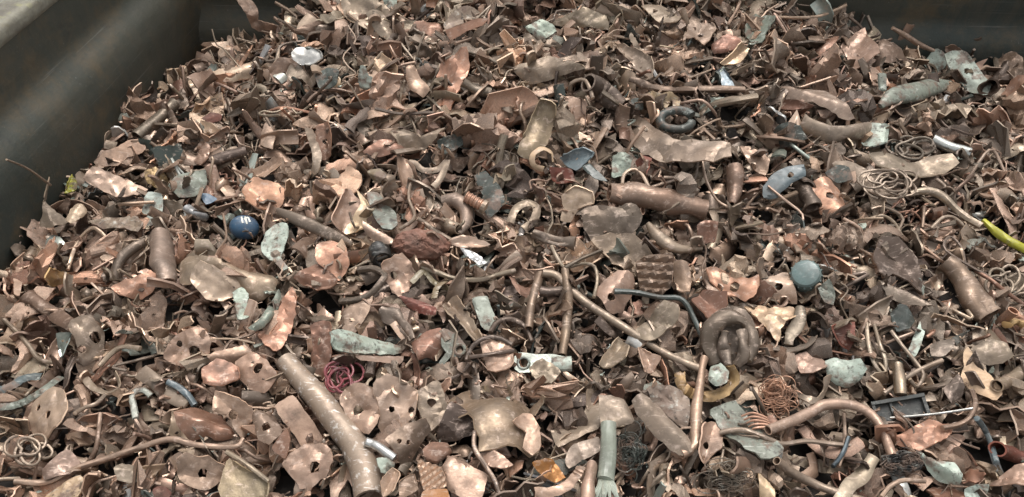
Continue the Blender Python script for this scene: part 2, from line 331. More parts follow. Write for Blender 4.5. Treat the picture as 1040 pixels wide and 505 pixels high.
# kind | name | colour | options | outline or path in photograph pixels (turned into points on the heap) | holes x,y,r | label | short landmark phrase
THINGS = '''
S|copper_strip|pk|c crum|238,-4 251,-3 262,9 262,20 275,24 290,32 287,40 272,35 256,28 250,14||bent copper strip leaning up against the dark end wall of the skip|bent strip leaning on the end wall
S|painted_sheet|gr|p crum|389,-6 404,-6 400,8 391,7||pale mint scrap of sheet poking up at the very back of the heap|mint scrap at the back edge
S|copper_sheet|tn|c crum|348,3 372,-3 392,8 401,22 379,30 352,20||broad tan copper sheet at the back edge just left of the mint scrap
S|copper_sheet|tn|c fold|372,14 388,12 398,26 397,42 384,33||folded tan copper flap hanging below the mint scrap at the back
S|copper_sheet|gy|h fold|450,25 467,9 482,7 497,18 482,21 465,27 453,32||grey green topped copper sheet folded like an awning near the back edge|grey green folded awning sheet
S|copper_sheet|og|c flat|452,31 466,26 484,19 496,19 490,26 476,31 458,41||orange copper underside showing beneath the grey green folded sheet
S|copper_sheet|ob|c dome|420,19 447,23 452,33 437,38 424,30||orange brown copper sheet left of the grey green folded awning sheet
S|copper_sheet|tn|c crum|560,23 593,7 600,10 616,18 617,31 596,28 578,26||wide tan copper sheet right of the crumpled blue grey wad near the back|
S|painted_sheet|gr|p crum|535,30 548,20 560,23 564,30 556,38 550,41||crumpled blue grey wad of thin sheet near the back of the heap|crumpled blue grey wad
S|copper_sheet|tn|c dome|651,5 671,2 694,15 686,28 676,26 668,23||tan copper trough with a bright rim at the back above the finger shaped rods|tan trough at the back
S|copper_sheet|tn|c fold|621,43 633,45 646,52 661,63 663,80 652,81 646,78 643,63||tan copper sheet folded downwards right of the short rods|
S|copper_sheet|tn|c fold|520,70 538,63 555,55 570,60 598,73 570,77 535,83||long flat tan sheet spread across the slope left of the dark pipe mouth
S|copper_sheet|tn|c fold|693,43 698,28 704,15 723,25 726,33 716,45 705,36||tan copper hoop bent into a pointed arch near the back|pointed tan arch
S|copper_sheet|ob|c dome|723,45 738,34 753,38 746,50 726,55||orange brown copper sheet beside the grey green plate at the back
S|painted_sheet|gg|p fold|756,30 768,12 786,22 778,36 773,46 757,39||flat grey green plate standing upright near the back edge of the heap|grey green upright plate
S|copper_sheet|cr|c fold|731,65 742,55 751,45 761,50 751,65||pale cream copper fold below the orange brown sheet near the back
S|steel_shard|sb|s flat|729,72 736,70 746,88 734,88||dark blue grey steel shard wedged at the middle of the back slope
S|copper_sheet|pk|c crum|854,44 866,36 878,28 883,44 891,61 868,68||large pinkish copper sheet with a torn peak against the end wall at right|torn pink peak by the end wall
S|copper_sheet|br|c dome|891,47 900,38 915,45 921,56 905,64 895,62||brown domed copper sheet right of the torn pink peak
S|foil_scrap|gr|p dome|939,65 943,57 951,50 962,58 960,68 949,75||shiny mint dome of foil beside the pale block near the end wall|mint foil dome
S|copper_sheet|br|c crum|959,49 966,44 975,45 984,58 967,61||small dark curled sheet behind the pale greenish white block
S|cast_fitting|gr|p dome|959,66 977,60 990,66 999,74 1007,83 1003,95 990,92 977,86 966,77|982,74,2.4|pale greenish white cast fitting with one dark hole at the upper right|pale cast fitting with a dark hole
T|copper_pipe|dk|r=11 dent=.16 hollow|1004,88 1014,80 1024,72||dark dented end of pipe just right of the pale cast fitting|
S|copper_sheet|br|c crum|1014,60 1027,52 1038,62 1040,76 1020,77||shiny dark brown folded sheet at the right edge near the end wall
T|grey_pod|gg|m=p r=3,8,10,9,3 flat=.6|894,108 908,98 928,93 948,87 966,85||long dark green grey pod shaped piece below the mint foil dome|green grey pod
S|cast_fitting|gg|p flat|892,75 900,76 900,92 893,91||small flat grey green tab standing left of the green grey pod
S|copper_sheet|tn|c fold|786,84 800,86 815,90 838,90 852,103 867,124 855,122 842,112 826,103 805,99||long tan sheet folded like a wave at upper right|long tan wave sheet
T|copper_pipe|tn|m=c r=7,8,7,8,8 flat=.55 dent=.06 hollow|813,124 828,131 845,137 862,135 882,133||flattened tan tube running into the pale mint block at upper right|
S|painted_sheet|gr|p dome|876,127 890,125 903,127 902,136 900,146 886,151 875,145||pale mint block shaped cap on the end of a tan tube|pale mint cap block
S|painted_sheet|gd|p crum|787,130 800,126 812,129 820,141 806,147 790,149 785,140||dark green crumpled rag of coated sheet at upper right|dark green crumpled rag
T|steel_tube|sv|m=s r=6 hollow|947,142 964,149 984,156||short straight silvery tube lying at upper right|silvery short tube
S|copper_sheet|tn|c dome|878,166 895,163 916,167 935,160 949,155 967,156 975,166 960,175 935,180 905,182 886,178||broad olive tan flattened tube with soft dents below the silvery tube|broad olive tan flattened tube
S|copper_sheet|gy|c dome|844,168 858,163 871,165 884,172 896,187 906,199 893,202 878,194 862,184||smooth grey tan sheet draped just above the orange plate with a hole
S|painted_sheet|gd|p flat|838,176 850,168 862,170 866,182 850,186||dark slate scrap tucked under the smooth grey tan sheet
S|copper_plate|og|c fold|825,184 841,180 852,189 859,199 861,214 846,220 836,215 830,205|842,200,4|orange tan plate with one round hole, right of the slate plate|orange plate with a round hole
T|copper_pipe|dk|r=9,11,10 dent=.08 hollow|813,187 819,199 824,211||dark brown dented cylinder squeezed against the orange plate with a hole
S|slate_plate|sb|l flat|775,190 786,176 800,169 816,167 818,177 806,184 796,192 789,200 776,201|803,178,3|dark slate grey plate with a punched hole at right of centre|dark slate plate
S|copper_sheet|pk|c crum|752,146 764,148 776,154 781,166 777,179 766,173 758,162||pink crumpled copper sheet above the dark slate plate|
T|copper_pipe|br|r=9,9.5,8,4 hollow dent=.05|745,170 747,182 746,196 743,208||brown upright cone of rolled copper left of the slate plate|brown upright cone
T|copper_pipe|br|r=3.2,4,4,4,3.6 dent=.12 hollow|640,80 656,87 672,91 708,91 756,91||long thin brown tube lying across the back slope|long thin brown tube
S|paper_flower|cr|p crum|653,101 660,94 672,96 682,94 692,100 687,110 672,113 660,112||cream and yellow crumpled scrap like a paper flower, above the grey eye ring|cream yellow crumpled flower
S|painted_sheet|gd|p flat|641,101 652,100 653,111 638,110||dark green square chip left of the cream yellow flower
W|grey_ring|gd|m=p r=4.4 n=1|686,125,16,9||thick grey green ring with an eye like opening near the top centre|thick grey eye ring
T|copper_pipe|dk|r=10,11,10,8 hollow dent=.05 flat=.8|597,84 608,91 618,98 631,108||short wide brown pipe with a black open mouth near the top centre|black mouthed wide pipe
T|copper_wire|tn|r=2.2|579,92 581,84 593,81 599,90 602,100||tan strap looped beside the black mouthed wide pipe
S|copper_sheet|tn|c crum|626,108 641,106 654,117 668,128 684,142 712,145 742,147 745,165 727,170 700,170 678,166 658,158 643,146 632,130||very large crumpled tan sheet running from the wide pipe to the right|very large crumpled tan sheet
S|copper_sheet|ol|c dome|526,155 536,127 549,100 565,107 562,128 556,146 542,163||tall olive tan triangular sheet above the cream ring|olive tan triangle
R|bottle_ring|cr|m=l w=6|552,172 542,168 541,158 550,151 560,155 562,165||cream coloured plastic ring, open on one side, in the upper centre|cream ring
S|steel_shard|sb|l fold|568,160 580,155 593,150 604,155 597,166 588,175 573,167||blue grey shard right of the cream ring|blue grey shard
S|steel_shard|gd|l flat|592,169 599,166 608,175 617,184 603,181||narrow dark green shard under the blue grey shard
S|copper_sheet|rd|c fold|558,174 580,172 585,183 575,187 565,189||rusty orange red copper piece under the cream ring|rusty orange red piece
S|painted_sheet|gr|p crum|623,156 633,155 642,161 640,170 636,177 621,181||whitish mint chunk left of the red brown scrap above the big tube|
S|copper_sheet|rd|c fold|643,162 653,158 661,159 660,170 658,180 647,177||red brown folded scrap behind the left end of the big brown tube
T|crushed_tube|br|r=9,13.5,13.5,13,12 dent=.06 hollow|619,195 638,198 663,202 690,208 716,214||big brown crushed tube with a rounded left end in the upper centre|big brown crushed tube
S|copper_sheet|ob|c fold|708,229 716,224 729,226 728,236 726,246 716,247 709,243||rust brown boxy scrap hanging under the right end of the big tube
T|copper_wire|lp|r=1.7|632,187 634,177 643,172 652,177 659,190||bright wire arch standing on the big brown crushed tube
S|copper_sheet|lp|c dome|570,199 584,189 602,195 603,207 590,211 584,218 579,226 569,224 572,211||pale pink cupped copper piece left of the big brown tube|pale pink cup
T|copper_horn|tn|r=2.5,6,7,5,2 flat=.8|658,227 666,238 678,248 692,253 713,252||tan curved horn of copper below the big brown tube|tan curved horn
R|copper_strip|tn|w=8|518,226 524,212 536,206 545,211 542,224 532,233||flattened tan loop of strip left of the pale pink cup|flattened tan loop
S|copper_sheet|td|c crum|590,214 606,208 622,211 641,209 652,222 646,236 630,240 612,236 600,242||grey brown sheet squeezed into many small folds, under the big tube
T|copper_pipe|td|r=6,7,6.5 dent=.12 hollow|541,238 560,245 584,248||grey brown dented tube lying below the flattened loop
S|copper_sheet|tn|c crum|600,247 620,240 641,240 660,255 666,266 648,277 634,272 622,266||tan sheet with wavy bright edges below the small folds
S|copper_sheet|br|c ripple|646,266 664,259 682,257 684,275 681,292 671,300 658,299 650,296||brown sheet pressed into rippled pleats right of the pink dented tube|rippled brown sheet
S|copper_sheet|pk|c fold|683,267 697,266 702,280 700,297 688,294||pink torn flap at the right edge of the rippled sheet
S|copper_sheet|lp|c fold|191,79 205,74 223,69 245,66 262,64 267,72 250,80 233,84 212,88 194,88||long pale flat strip near the upper left edge of the heap|long pale flat strip
S|copper_sheet|pk|c crum|273,70 284,59 298,61 309,67 312,80 297,90 284,86 276,79||pink crushed ball of sheet left of the white lid|pink crushed ball
S|metal_lid|sv|s dome|296,54 302,48 314,47 326,53 329,61 318,67 306,66 298,61||round pale metal lid near the upper left of the heap|round pale lid
W|rubber_band|cr|m=l r=1.3 n=3|337,85,8,5||cream coloured twisted band lying right of the pink crushed ball|cream twisted band
S|painted_sheet|gd|p dome|320,76 333,70 345,74 341,86 325,90||dark green scrap behind the cream twisted band
S|brass_tee|gr|p flat|364,78 366,67 371,67 375,77 394,82 393,86 378,86 377,92 366,89||small mint green tee shaped piece at the upper left middle|small mint tee
S|copper_sheet|cr|c fold|379,64 386,54 396,60 404,68 401,79 388,79||bright cream orange leaf of copper right of the mint tee|bright cream leaf
S|copper_sheet|pk|c dome|413,68 421,66 428,80 435,92 429,100 418,90||slim pink leaf of copper right of the bright cream leaf|slim pink leaf
S|copper_sheet|og|c crum|438,86 447,65 462,57 477,54 477,66 474,77 466,97 458,112 445,102||big bright orange pink copper sheet standing up in the upper middle|big bright upright sheet
T|copper_wire|td|r=1.5|452,60 472,53 490,57 505,64 522,70||thin dark wire arching over the big bright upright sheet
T|copper_pipe|td|r=5,5.5,5.5 hollow|470,83 485,92 500,94||short rolled tube with an open end right of the big bright sheet
S|copper_sheet|ob|c dome|369,152 385,142 402,143 414,150 404,155 388,158||orange brown boat shaped copper scoop in the upper middle|orange brown scoop
S|copper_sheet|tn|c fold|396,134 410,131 429,141 441,137 452,133 444,144 431,151 412,152||smooth tan sheet right of the orange brown scoop
S|painted_sheet|gd|p crum|446,141 464,138 468,149 453,156||dark green chip right of the smooth tan sheet in the upper middle
S|copper_plate|ob|c fold|321,131 334,125 337,141 335,158 325,161|330,143,3|red brown plate with a slot, right of the twisted tall ribbon
S|copper_strip|tn|c curl|309,131 317,131 324,148 327,162 324,177 315,182 318,165 316,150||tall twisted tan ribbon of copper at upper left middle|tall twisted ribbon
S|copper_sheet|lp|c dome|265,134 273,125 280,140 277,152 265,147||pale pointed leaf above the dark brown pipe at the left
S|copper_sheet|pk|c crum|193,148 205,142 214,150 213,163 205,170 196,162||pink hooded scrap left of the dark brown pipe end
T|copper_pipe|td|r=6.5,7,6.5 dent=.05 hollow|177,104 158,121 139,139||grey brown straight pipe near the left wall of the skip|straight pipe near the left wall
S|copper_pebble|rd|r dome|205,120 214,114 225,117 224,123 213,125||small glossy rust red pebble like piece near the upper left|rust red pebble
S|copper_strip|tn|c curl|94,137 97,129 102,133 107,142 120,146 116,153 104,149||spiked curl of copper sticking up beside the left wall|spiked curl by the left wall
S|copper_plate|pk|c flat|98,166 105,155 120,149 130,143 142,141 149,148 144,155 130,160 120,168 107,169||flat pinkish piece with two rounded ends close to the left wall|flat round ended piece
S|copper_sheet|go|c crum|147,175 158,170 168,178 172,187 160,190 150,186||golden crumpled scrap near the upper left|golden crumpled scrap
S|copper_sheet|lp|c crum|88,184 98,172 112,175 128,182 149,192 140,198 118,200 96,190||pale pink crumpled sheet left of the golden scrap
S|foil_scrap|yl|p crum|53,187 62,180 70,176 77,183 79,194 65,197||yellow green mossy wad at the left wall|yellow green wad
T|copper_wire|tn|r=1.2|5,162 25,171 50,188||thin stiff wire leaning out over the left wall of the skip
S|painted_sheet|gg|p dome|173,190 180,178 192,173 207,171 208,186 198,200 184,202||grey green flat sheet with bright rim left of the blue ball|grey green flat sheet
T|copper_pipe|dk|r=6.5,7,6.5,6 dent=.04 hollow|214,165 227,161 239,157 251,154||dark brown pipe with a pale open end above the blue ball|dark brown pipe
S|copper_sheet|pk|c fold|256,174 268,167 279,162 286,169 275,177 268,182||pink folded flap just above the diamond shaped sheet
S|copper_sheet|og|c fold|246,192 257,183 267,186 275,187 289,195 287,206 275,213 262,213 250,206||orange pink diamond shaped folded sheet above right of the blue ball|diamond shaped folded sheet
S|blue_chip|bl|l flat|203,197 212,197 221,203 209,208||small blue flat chip left of the blue ball
T|steel_tube|sv|m=s r=5,6,5 dent=.08|190,211 199,217 208,221||short silvery crushed ferrule left of the blue ball
X|blue_ball||||248,230|glossy blue ball with white strokes printed on its top|blue ball
S|foil_scrap|gr|p crum|264,251 270,233 281,224 292,225 293,240 288,256 286,264 293,276 287,279 277,267 268,260||crumpled pale mint foil standing beside the blue ball|pale mint foil
T|copper_bar|td|r=3,5.5,6,5,2.5 flat=.55|281,214 300,222 320,231 340,240 357,248||long dark tapered bar lying right of the mint foil|long dark tapered bar
S|copper_sheet|pk|c fold|336,225 342,210 349,194 356,193 366,208 362,225 349,237||bright pink half of a folded sheet left of the teal tongue
S|copper_sheet|cr|c dome|362,194 372,205 379,222 374,230 352,238 350,233 366,208||cream half of a folded sheet touching the teal tongue|bright cream folded sheet
S|painted_sheet|gg|p dome|372,197 383,196 392,204 401,214 404,230 398,236 389,235 380,220||smooth grey teal tongue shaped piece in the left middle|grey teal tongue
S|olive_chip|ol|p fold|374,174 384,171 393,179 386,185 378,183||small yellow olive chip above the grey teal tongue
R|copper_strip|tn|w=6|408,172 419,165 430,173 445,172 454,163 448,180 440,190||wavy tan ribbon with light edges above the grey curled shells|wavy tan ribbon
T|copper_wire|tn|r=2|419,179 415,201 421,221 406,233||thin upright wire hanging below the wavy tan ribbon
T|copper_wire|tn|r=2.6|424,222 440,233 458,244||straight tan wire beside the grey curled shells
T|crushed_tube|tn|r=6,8,8,7,4 dent=.05 hollow|450,205 463,203 473,213 474,227 466,238||grey tan curled shell shaped tube in the middle|grey tan curled shell
T|crushed_tube|tn|r=6,8,6 dent=.05 hollow|450,224 458,230 466,233||smaller rounded lobe tucked inside the curled shell
S|painted_sheet|gd|p dome|481,177 492,171 501,180 509,191 513,207 506,216 497,223 491,212 490,198||dark grey green channel piece in the middle above the lump|dark green channel piece
X|threaded_fitting|||| 482,206|short copper fitting with a ribbed thread left of the green channel|ribbed copper fitting
S|copper_sheet|lp|c fold|455,245 468,241 480,242 498,247 485,252 470,252||pale pink copper blade lying right of the rusty lump
X|rusty_lump||||428,252|rough dark reddish brown porous lump in the left middle|rough rusty lump
T|pipe_stub|bk|r=11,11.5 hollow m=l|385,254 388,266||short black pipe stub with an open glossy mouth beside the rusty lump|black pipe stub
S|copper_sheet|lp|c fold|368,224 381,233 399,243 398,248 383,246 371,236||pale edge of folded copper lying over the black pipe stub
S|steel_shard|sv|s crum|469,254 481,256 494,265 486,268 475,262||small white metal shard right of the rusty lump
S|copper_sheet|og|c dome|322,248 335,245 349,251 355,268 345,283 332,272 321,264||bright orange pink curved sheet in the left middle|bright orange curved sheet
S|copper_sheet|ob|c fold|298,281 310,273 321,266 334,274 343,284 340,293 322,294 308,288||gold and orange folded sheet under the bright orange curved sheet
S|copper_plate|pk|c crum|387,270 397,262 408,258 418,268 421,281 415,296 405,301 396,293|400,279,4|pink plate with one round hole below the black pipe stub|pink plate below the pipe stub
R|olive_strap|ol|m=l w=6|418,287 430,276 441,287 455,293||olive green strap bent over beside the pink plate with a hole|olive strap
R|olive_strap|ol|m=l w=6|441,303 444,292 455,284||short second olive strap crossing the first one
T|copper_wire|tn|r=2.6|428,271 445,277 463,283 489,284 506,279 523,275||long pale wire running right from the olive strap
S|painted_sheet|gr|p flat|480,303 494,301 499,313 504,326 499,337 489,332||pale mint flat tab in the middle, below the long pale wire|pale mint tab
S|copper_sheet|tn|c fold|449,311 456,303 464,302 476,320 490,342 483,347 470,334 458,325||tan trough shaped sheet left of the pale mint tab|tan trough sheet
S|copper_sheet|rd|c fold|407,303 424,305 442,311 442,319 428,318 415,312||red brown creased sheet above the crushed shiny tube
T|crushed_tube|td|r=7,9,8,6 dent=.15 hollow|388,315 398,322 408,333 418,346||crushed shiny grey brown tube pointing down left of the rusty square|crushed shiny tube
S|copper_plate|ob|c fold|419,347 434,336 447,334 450,342 444,363 434,362 425,366||rust orange square sheet left of the grey green valve|rust orange square
X|valve_body||||461,352|grey green cast valve body with a round eye hole|grey green valve
S|copper_sheet|pk|c crum|488,346 503,347 518,351 521,363 518,374 505,379 496,377||pinkish crumpled sheet under two dark hoops of wire
T|copper_wire|dk|r=2.8|498,338 504,328 515,324 527,327 535,335 540,347||dark hoop of thick wire left of the steel lug|dark wire hoop
T|copper_wire|dk|r=2.4|474,366 479,353 491,344 506,343 520,350||second dark hoop of wire, lower left of the first
T|copper_wire|dk|r=2.2|476,363 498,360 522,356||straight dark wire crossing in front of the pink crumpled sheet
S|copper_sheet|br|c flat|348,313 364,307 379,301 375,317 361,338 348,336||smooth brown panel in the left middle above the pale green wedge|smooth brown panel
T|copper_pipe|td|r=3.6 hollow|346,306 362,305 376,299 386,288 391,279 380,273 365,274||brown sheath bent into a pointed loop|pointed sheath loop
S|painted_bar|gr|p fold|334,337 350,335 364,338 388,345 410,352 409,359 395,361 375,360 350,358 336,355||long pale green wedge shaped bar in the left middle|pale green wedge
S|copper_sheet|pk|c flat|361,361 385,362 410,362 406,370 388,368 366,366||narrow pink sheet edge directly below the pale green wedge
S|copper_sheet|tn|c dome|180,285 182,264 192,258 210,262 235,268 262,275 281,283 277,297 262,305 250,300 240,284 222,276 205,272 196,288||big smooth brown scoop above the pink crumpled sheet at left|big smooth scoop
S|copper_sheet|lp|c crum|194,285 198,277 207,271 222,276 239,279 243,288 236,293 224,302 208,303||bright pink crumpled sheet lying in the smooth scoop|bright pink crumpled sheet
S|foil_scrap|gr|p crum|236,295 245,290 252,297 251,310 254,322 248,326 241,326 239,310||small mint foil strip right of the bright pink crumpled sheet|mint foil strip
S|copper_strip|gg|c dome|254,330 266,321 274,310 281,297 285,302 282,315 272,327 260,332||grey curved leaf shaped strip right of the mint foil strip
S|copper_sheet|og|c crum|258,335 268,334 279,330 284,312 291,302 299,294 302,305 300,320 294,337 288,350 281,357 270,351||orange brown wavy sheet folded beside the grey leaf strip|orange brown wavy sheet
S|copper_sheet|ob|c crum|315,332 325,328 336,330 337,348 335,367 328,384 320,380 315,364 317,348||upright crumpled brown strip left of the pale green wedge|upright crumpled strip
R|copper_strip|pk|w=5|303,345 302,357 314,357 314,344||small square bracket of bright strip left of the upright crumpled strip
W|pink_wire|ri|m=l r=1.2 n=5|346,384,11,12||tangle of thin pink wire right of the big grey pipe|pink wire tangle
S|copper_plate|pk|c crum|166,364 171,349 180,340 190,335 203,332 214,343 213,358 203,368 186,373|197,356,5 182,349,3|pink plate with two round holes at left, above the red brown folded leaf|pink plate with two holes
S|copper_sheet|pk|c fold|211,363 222,357 236,354 248,351 259,361 250,369 232,370 217,368||pink curved strip of sheet right of the pink plate with two holes
S|copper_plate|pk|c crum|238,366 248,360 257,358 266,363 274,371 283,386 268,398 252,393 241,381|263,375,5|pink plate with a torn dark hole left of the big pipe's upper end|pink plate near the pipe's upper end
S|copper_sheet|ob|c dome|205,374 220,363 232,368 241,374 243,386 225,393 207,389||reddish domed sheet left of the plate with a torn hole
S|copper_plate|tn|c crum|70,335 80,328 94,326 106,338 104,352 96,366 85,378 76,372 80,350|97,343,4 83,354,3|pale pink plate with two dark holes at the far left middle|pale plate at far left
T|copper_pipe|td|r=5,6,6,5 dent=.05 hollow|116,285 121,265 137,250 158,242||bent grey brown elbow pipe at the left|bent elbow pipe
T|crushed_can|tn|r=10,13,13.5,12,8 dent=.08 hollow|162,239 163,252 165,266 168,279 170,288||upright crushed tan can shaped tube at the left|upright crushed can
S|painted_sheet|gr|p dome|142,219 147,207 152,198 165,199 166,210 162,222 149,229||pale mint bottle neck shaped piece at the left|pale mint neck piece
S|grey_tape|gy|p crum|88,223 105,219 122,222 136,219 147,230 140,236 120,232 101,230||grey crumpled tape like strip left of the mint neck piece|grey tape strip
T|copper_wire|lp|r=2|69,274 74,257 81,243 93,232 101,235 109,242 119,239||pale wire curving like a question mark at far left|pale question mark wire
S|copper_sheet|tn|c fold|33,182 48,208 57,215 68,221 54,230 38,226 44,216||grey brown bent fin sticking up close to the left wall
S|copper_sheet|lp|c fold|67,222 76,206 84,208 88,213 80,222 72,228||pale pink folded flap close to the left wall
S|copper_sheet|pk|c flat|9,266 15,256 22,262 24,280 20,300 14,298 14,282||upright pink leaf at the left margin|upright pink leaf at the margin
S|copper_sheet|go|c dome|42,282 49,272 60,275 70,278 64,288 54,292||golden cup shaped sheet at far left
T|crushed_tube|br|r=7,9,8,6 flat=.6 dent=.1 hollow|27,300 42,312 58,322 76,334||brown flattened tube pointing right at far left|brown flattened tube
S|copper_sheet|og|c crum|112,290 124,285 140,282 153,277 162,284 155,296 140,302 122,298||orange pink crumpled sheet under the crushed can|orange crumpled sheet under the can
S|steel_shard|gr|s flat|57,339 73,338 70,350 63,364||white green triangular shard at far left
T|copper_wire|tn|r=2.2|4,325 18,338 30,352 40,365 58,369||tan wire curving down at the left margin
T|copper_wire|tn|r=2.8|101,372 112,360 124,353 143,354||grey tan wire arch above the curled strip at left
S|copper_plate|lp|c crum|29,407 40,398 48,393 63,396 75,409 73,429 58,439 50,448 38,446 30,438 25,424|51,421,3.4 37,414,2.6|pale tan copper plate with two dark holes at lower left|pale plate at lower left
R|grey_strap|gg|m=p w=7|-3,414 18,411 38,400 62,383||dark grey green strap running to the left margin|grey green strap at the margin
R|grey_strap|sb|m=p w=8|-3,398 12,392 26,384 42,382||blue grey strip behind the grey green strap at the left margin
W|copper_wire|tn|r=1.3 n=4|31,458,12,11||coil of tan wire below the pale plate at lower left|tan wire coil
R|copper_strip|tn|w=7|86,384 95,394 110,399 121,392 117,379||curled tan strip above the mint hook of wire
T|copper_wire|br|r=2.4|102,420 100,440 97,458 88,472||brown upright wire in the lower left|
T|copper_wire|tn|r=2.2|76,420 86,414 98,410 108,400||thin tan wire pointing at the curled strip
T|green_wire|gr|m=p r=3.2|153,402 147,397 139,397 134,403 136,414 138,425||short mint green hook of wire in the lower left|mint hook of wire
T|copper_strip|tn|r=6,7.5,7.5,5 flat=.5 dent=.08|143,377 158,388 173,400 190,411||flattened tan tube left of the teal cable stub|flattened tan tube
T|teal_cable|sb|m=l r=3.6|170,388 182,394 191,402 198,412||short teal grey cable stub above the red brown leaf|teal cable stub
S|copper_sheet|ob|c fold|177,423 188,416 198,413 208,414 225,419 234,430 238,441 223,445 210,441 196,444 182,437||red brown folded copper leaf at lower left|red brown folded leaf
S|copper_plate|pk|c fold|216,417 219,398 232,400 241,405 255,413 257,426 254,438 246,446 238,436 233,424|237,421,4.5|bent pink plate with a hole, right of the red brown leaf|bent pink plate with a hole
S|copper_sheet|br|c fold|256,417 265,415 275,421 287,436 282,446 274,453 263,446|270,435,4.5|brown bent plate with a deep dark hole left of the rusty tab|
S|copper_sheet|ob|c flat|276,456 284,443 291,435 295,448 290,466||plain brown triangle below the rusty tab
S|rusty_tab|pk|r dome|281,414 290,407 299,403 310,417 320,432 325,446 315,450 304,452 296,438 289,430||rusty rectangular tab with one crusty side left of the big pipe|rusty rectangular tab
T|copper_wire|pk|r=3.2,3.6,3.6,3.4,3,3,2.8,2.6|15,489 47,490 75,477 108,466 141,455 173,446 200,452 238,454 247,446||long pink tan wire sweeping across the lower left|long pink tan wire
S|copper_sheet|br|c dome|44,478 54,467 67,456 76,463 82,472 75,480 60,484 47,488||smooth brown cone shaped piece above the long wire at lower left
S|foil_scrap|cr|p crum|42,504 52,496 62,490 80,482 87,494 82,506 60,510||cream crumpled foil under the long wire at lower left|cream crumpled foil
S|copper_sheet|tn|c fold|115,476 124,471 135,472 148,474 145,487 130,491 119,487||tan folded scrap under the long pink wire
S|copper_pebble|rd|r dome|155,500 160,495 168,494 174,500 170,507 158,507||dark red pebble like piece at the bottom left
S|copper_plate|pk|c crum|178,471 183,463 189,460 200,465 211,463 221,470 236,477 234,486 223,489 213,498 196,496 183,487|206,480,4.5|pink torn plate with one dark hole at the bottom left|pink torn plate at the bottom
S|copper_sheet|ol|c flat|222,497 227,479 233,466 248,475 262,483 274,490 270,508 228,509||olive grey flat plate under the pink torn plate at the bottom|olive flat plate
T|copper_wire|tn|r=2.4|230,459 245,468 260,479 273,489||thin tan rod lying on the olive flat plate
S|copper_plate|pk|c crum|286,471 294,461 304,455 315,451 326,451 337,457 339,470 331,484 322,491 314,499 304,496 300,488 293,481|320,475,5.5|pink plate with a large dark hole at the bottom, left of the big pipe|pink plate left of the big pipe
T|grey_pipe|gy|r=10,11,12.5,13.5,14.5,15,15 dent=.012 m=f hollow|289,366 305,384 322,403 341,427 358,450 370,476 375,506||big grey brown pipe with white flecks standing diagonally at the bottom|big grey brown pipe
S|copper_plate|pk|c crum|344,403 350,394 361,388 372,391 382,400 386,416 383,430 375,442 361,434 350,420|363,416,5.5|pink plate with a round hole touching the right of the big pipe|round holed plate right of the big pipe
S|copper_plate|pk|c crum|381,399 386,390 396,384 406,387 414,389 425,401 423,414 418,427 407,443 391,443 384,432 387,417|417,416,3.6 398,416,3|pink crumpled plate with two small holes near the bottom middle|crumpled plate with two small holes
S|copper_plate|tn|c crum|421,399 432,391 445,386 450,398 454,412 450,426 444,434 434,439 429,428|438,409,4.5|tan torn plate with one dark hole left of the olive dome|tan torn plate
S|copper_sheet|br|c fold|391,447 404,436 418,429 432,424 438,436 431,449 422,460 415,481 407,474 403,459|405,448,2.4 414,449,2.2|brown pointed plate with two slots hanging down at the bottom middle|brown pointed plate
T|steel_tube|sv|m=s r=5 |371,449 384,454 400,466||shiny chrome tube end right of the big pipe|chrome tube end
S|foil_scrap|gr|p crum|382,466 392,465 401,470 397,481 387,480||glassy mint scrap below the chrome tube end
S|copper_sheet|dk|c crum|443,446 449,426 457,408 468,412 477,421 483,438 467,446 455,448||dark glossy hollow fold under the olive dome
S|copper_sheet|ol|c shell|453,405 460,396 470,391 490,387 505,391 520,398 532,407 541,421 548,436 549,455 540,460 525,456 505,455 490,452 482,437 474,422||big smooth olive domed sheet in the bottom middle|big olive dome
S|copper_sheet|pk|c curl|520,430 531,419 541,419 548,434 549,456 541,463 530,456 534,440||pink curled right rim of the olive dome
S|copper_sheet|ob|c flat|429,457 438,449 454,450 459,459 444,471 432,466||dark copper wedge under the brown pointed plate's right side
S|copper_sheet|pk|c flat|450,473 455,465 460,462 470,468 482,475 495,482 493,494 488,508 467,505 453,492||large flat pink brown plate at the bottom middle|large flat plate at the bottom
S|copper_sheet|pk|c crum|487,457 497,456 508,461 521,474 508,478 494,469||pinkish torn sheet right of the grey cable lug
T|cable_with_lug|gy|m=s r=2.6|482,438 482,455 493,473 503,489 509,508||thin grey cable hanging over the flat plate at the bottom|thin grey cable
S|copper_sheet|pk|c fold|387,490 392,482 399,475 407,482 403,492 399,500 389,505||pink leaf sheet at the bottom right of the big pipe
S|copper_sheet|br|c dome|405,490 412,484 421,481 425,496 416,503 406,507||brown leaf sheet beside the pink leaf at the bottom
S|copper_sheet|pk|c ripple|424,468 436,470 449,475 453,495 440,499 430,498||pleated pink sheet above the amber piece at the bottom
S|amber_plastic|am|l flat|430,499 440,497 454,497 456,509 428,509||amber orange plastic piece at the bottom edge|amber piece at the edge
T|copper_pipe|dk|r=6 dent=.05 hollow|543,295 558,296 574,295||dark short pipe crossing behind the two upright bent pipes
T|copper_pipe|br|r=4.5,5,5,4.5 dent=.04 hollow|549,278 543,297 539,314 537,334||brown pipe leaning left, one of the crossed pipes in the middle|left crossed pipe
T|copper_pipe|tn|r=4.2,4.6,4.6,4.6,4.4,4,4 dent=.03 hollow|551,277 565,280 580,295 603,313 633,332 661,350 685,364 712,375||long straight tan pipe running diagonally down right of the middle|long diagonal tan pipe
T|copper_pipe|br|r=4.5,5.2,5.2,4.6 dent=.04 hollow|574,274 577,300 575,333 571,361||brown upright pipe in the middle above the steel lug|upright brown pipe
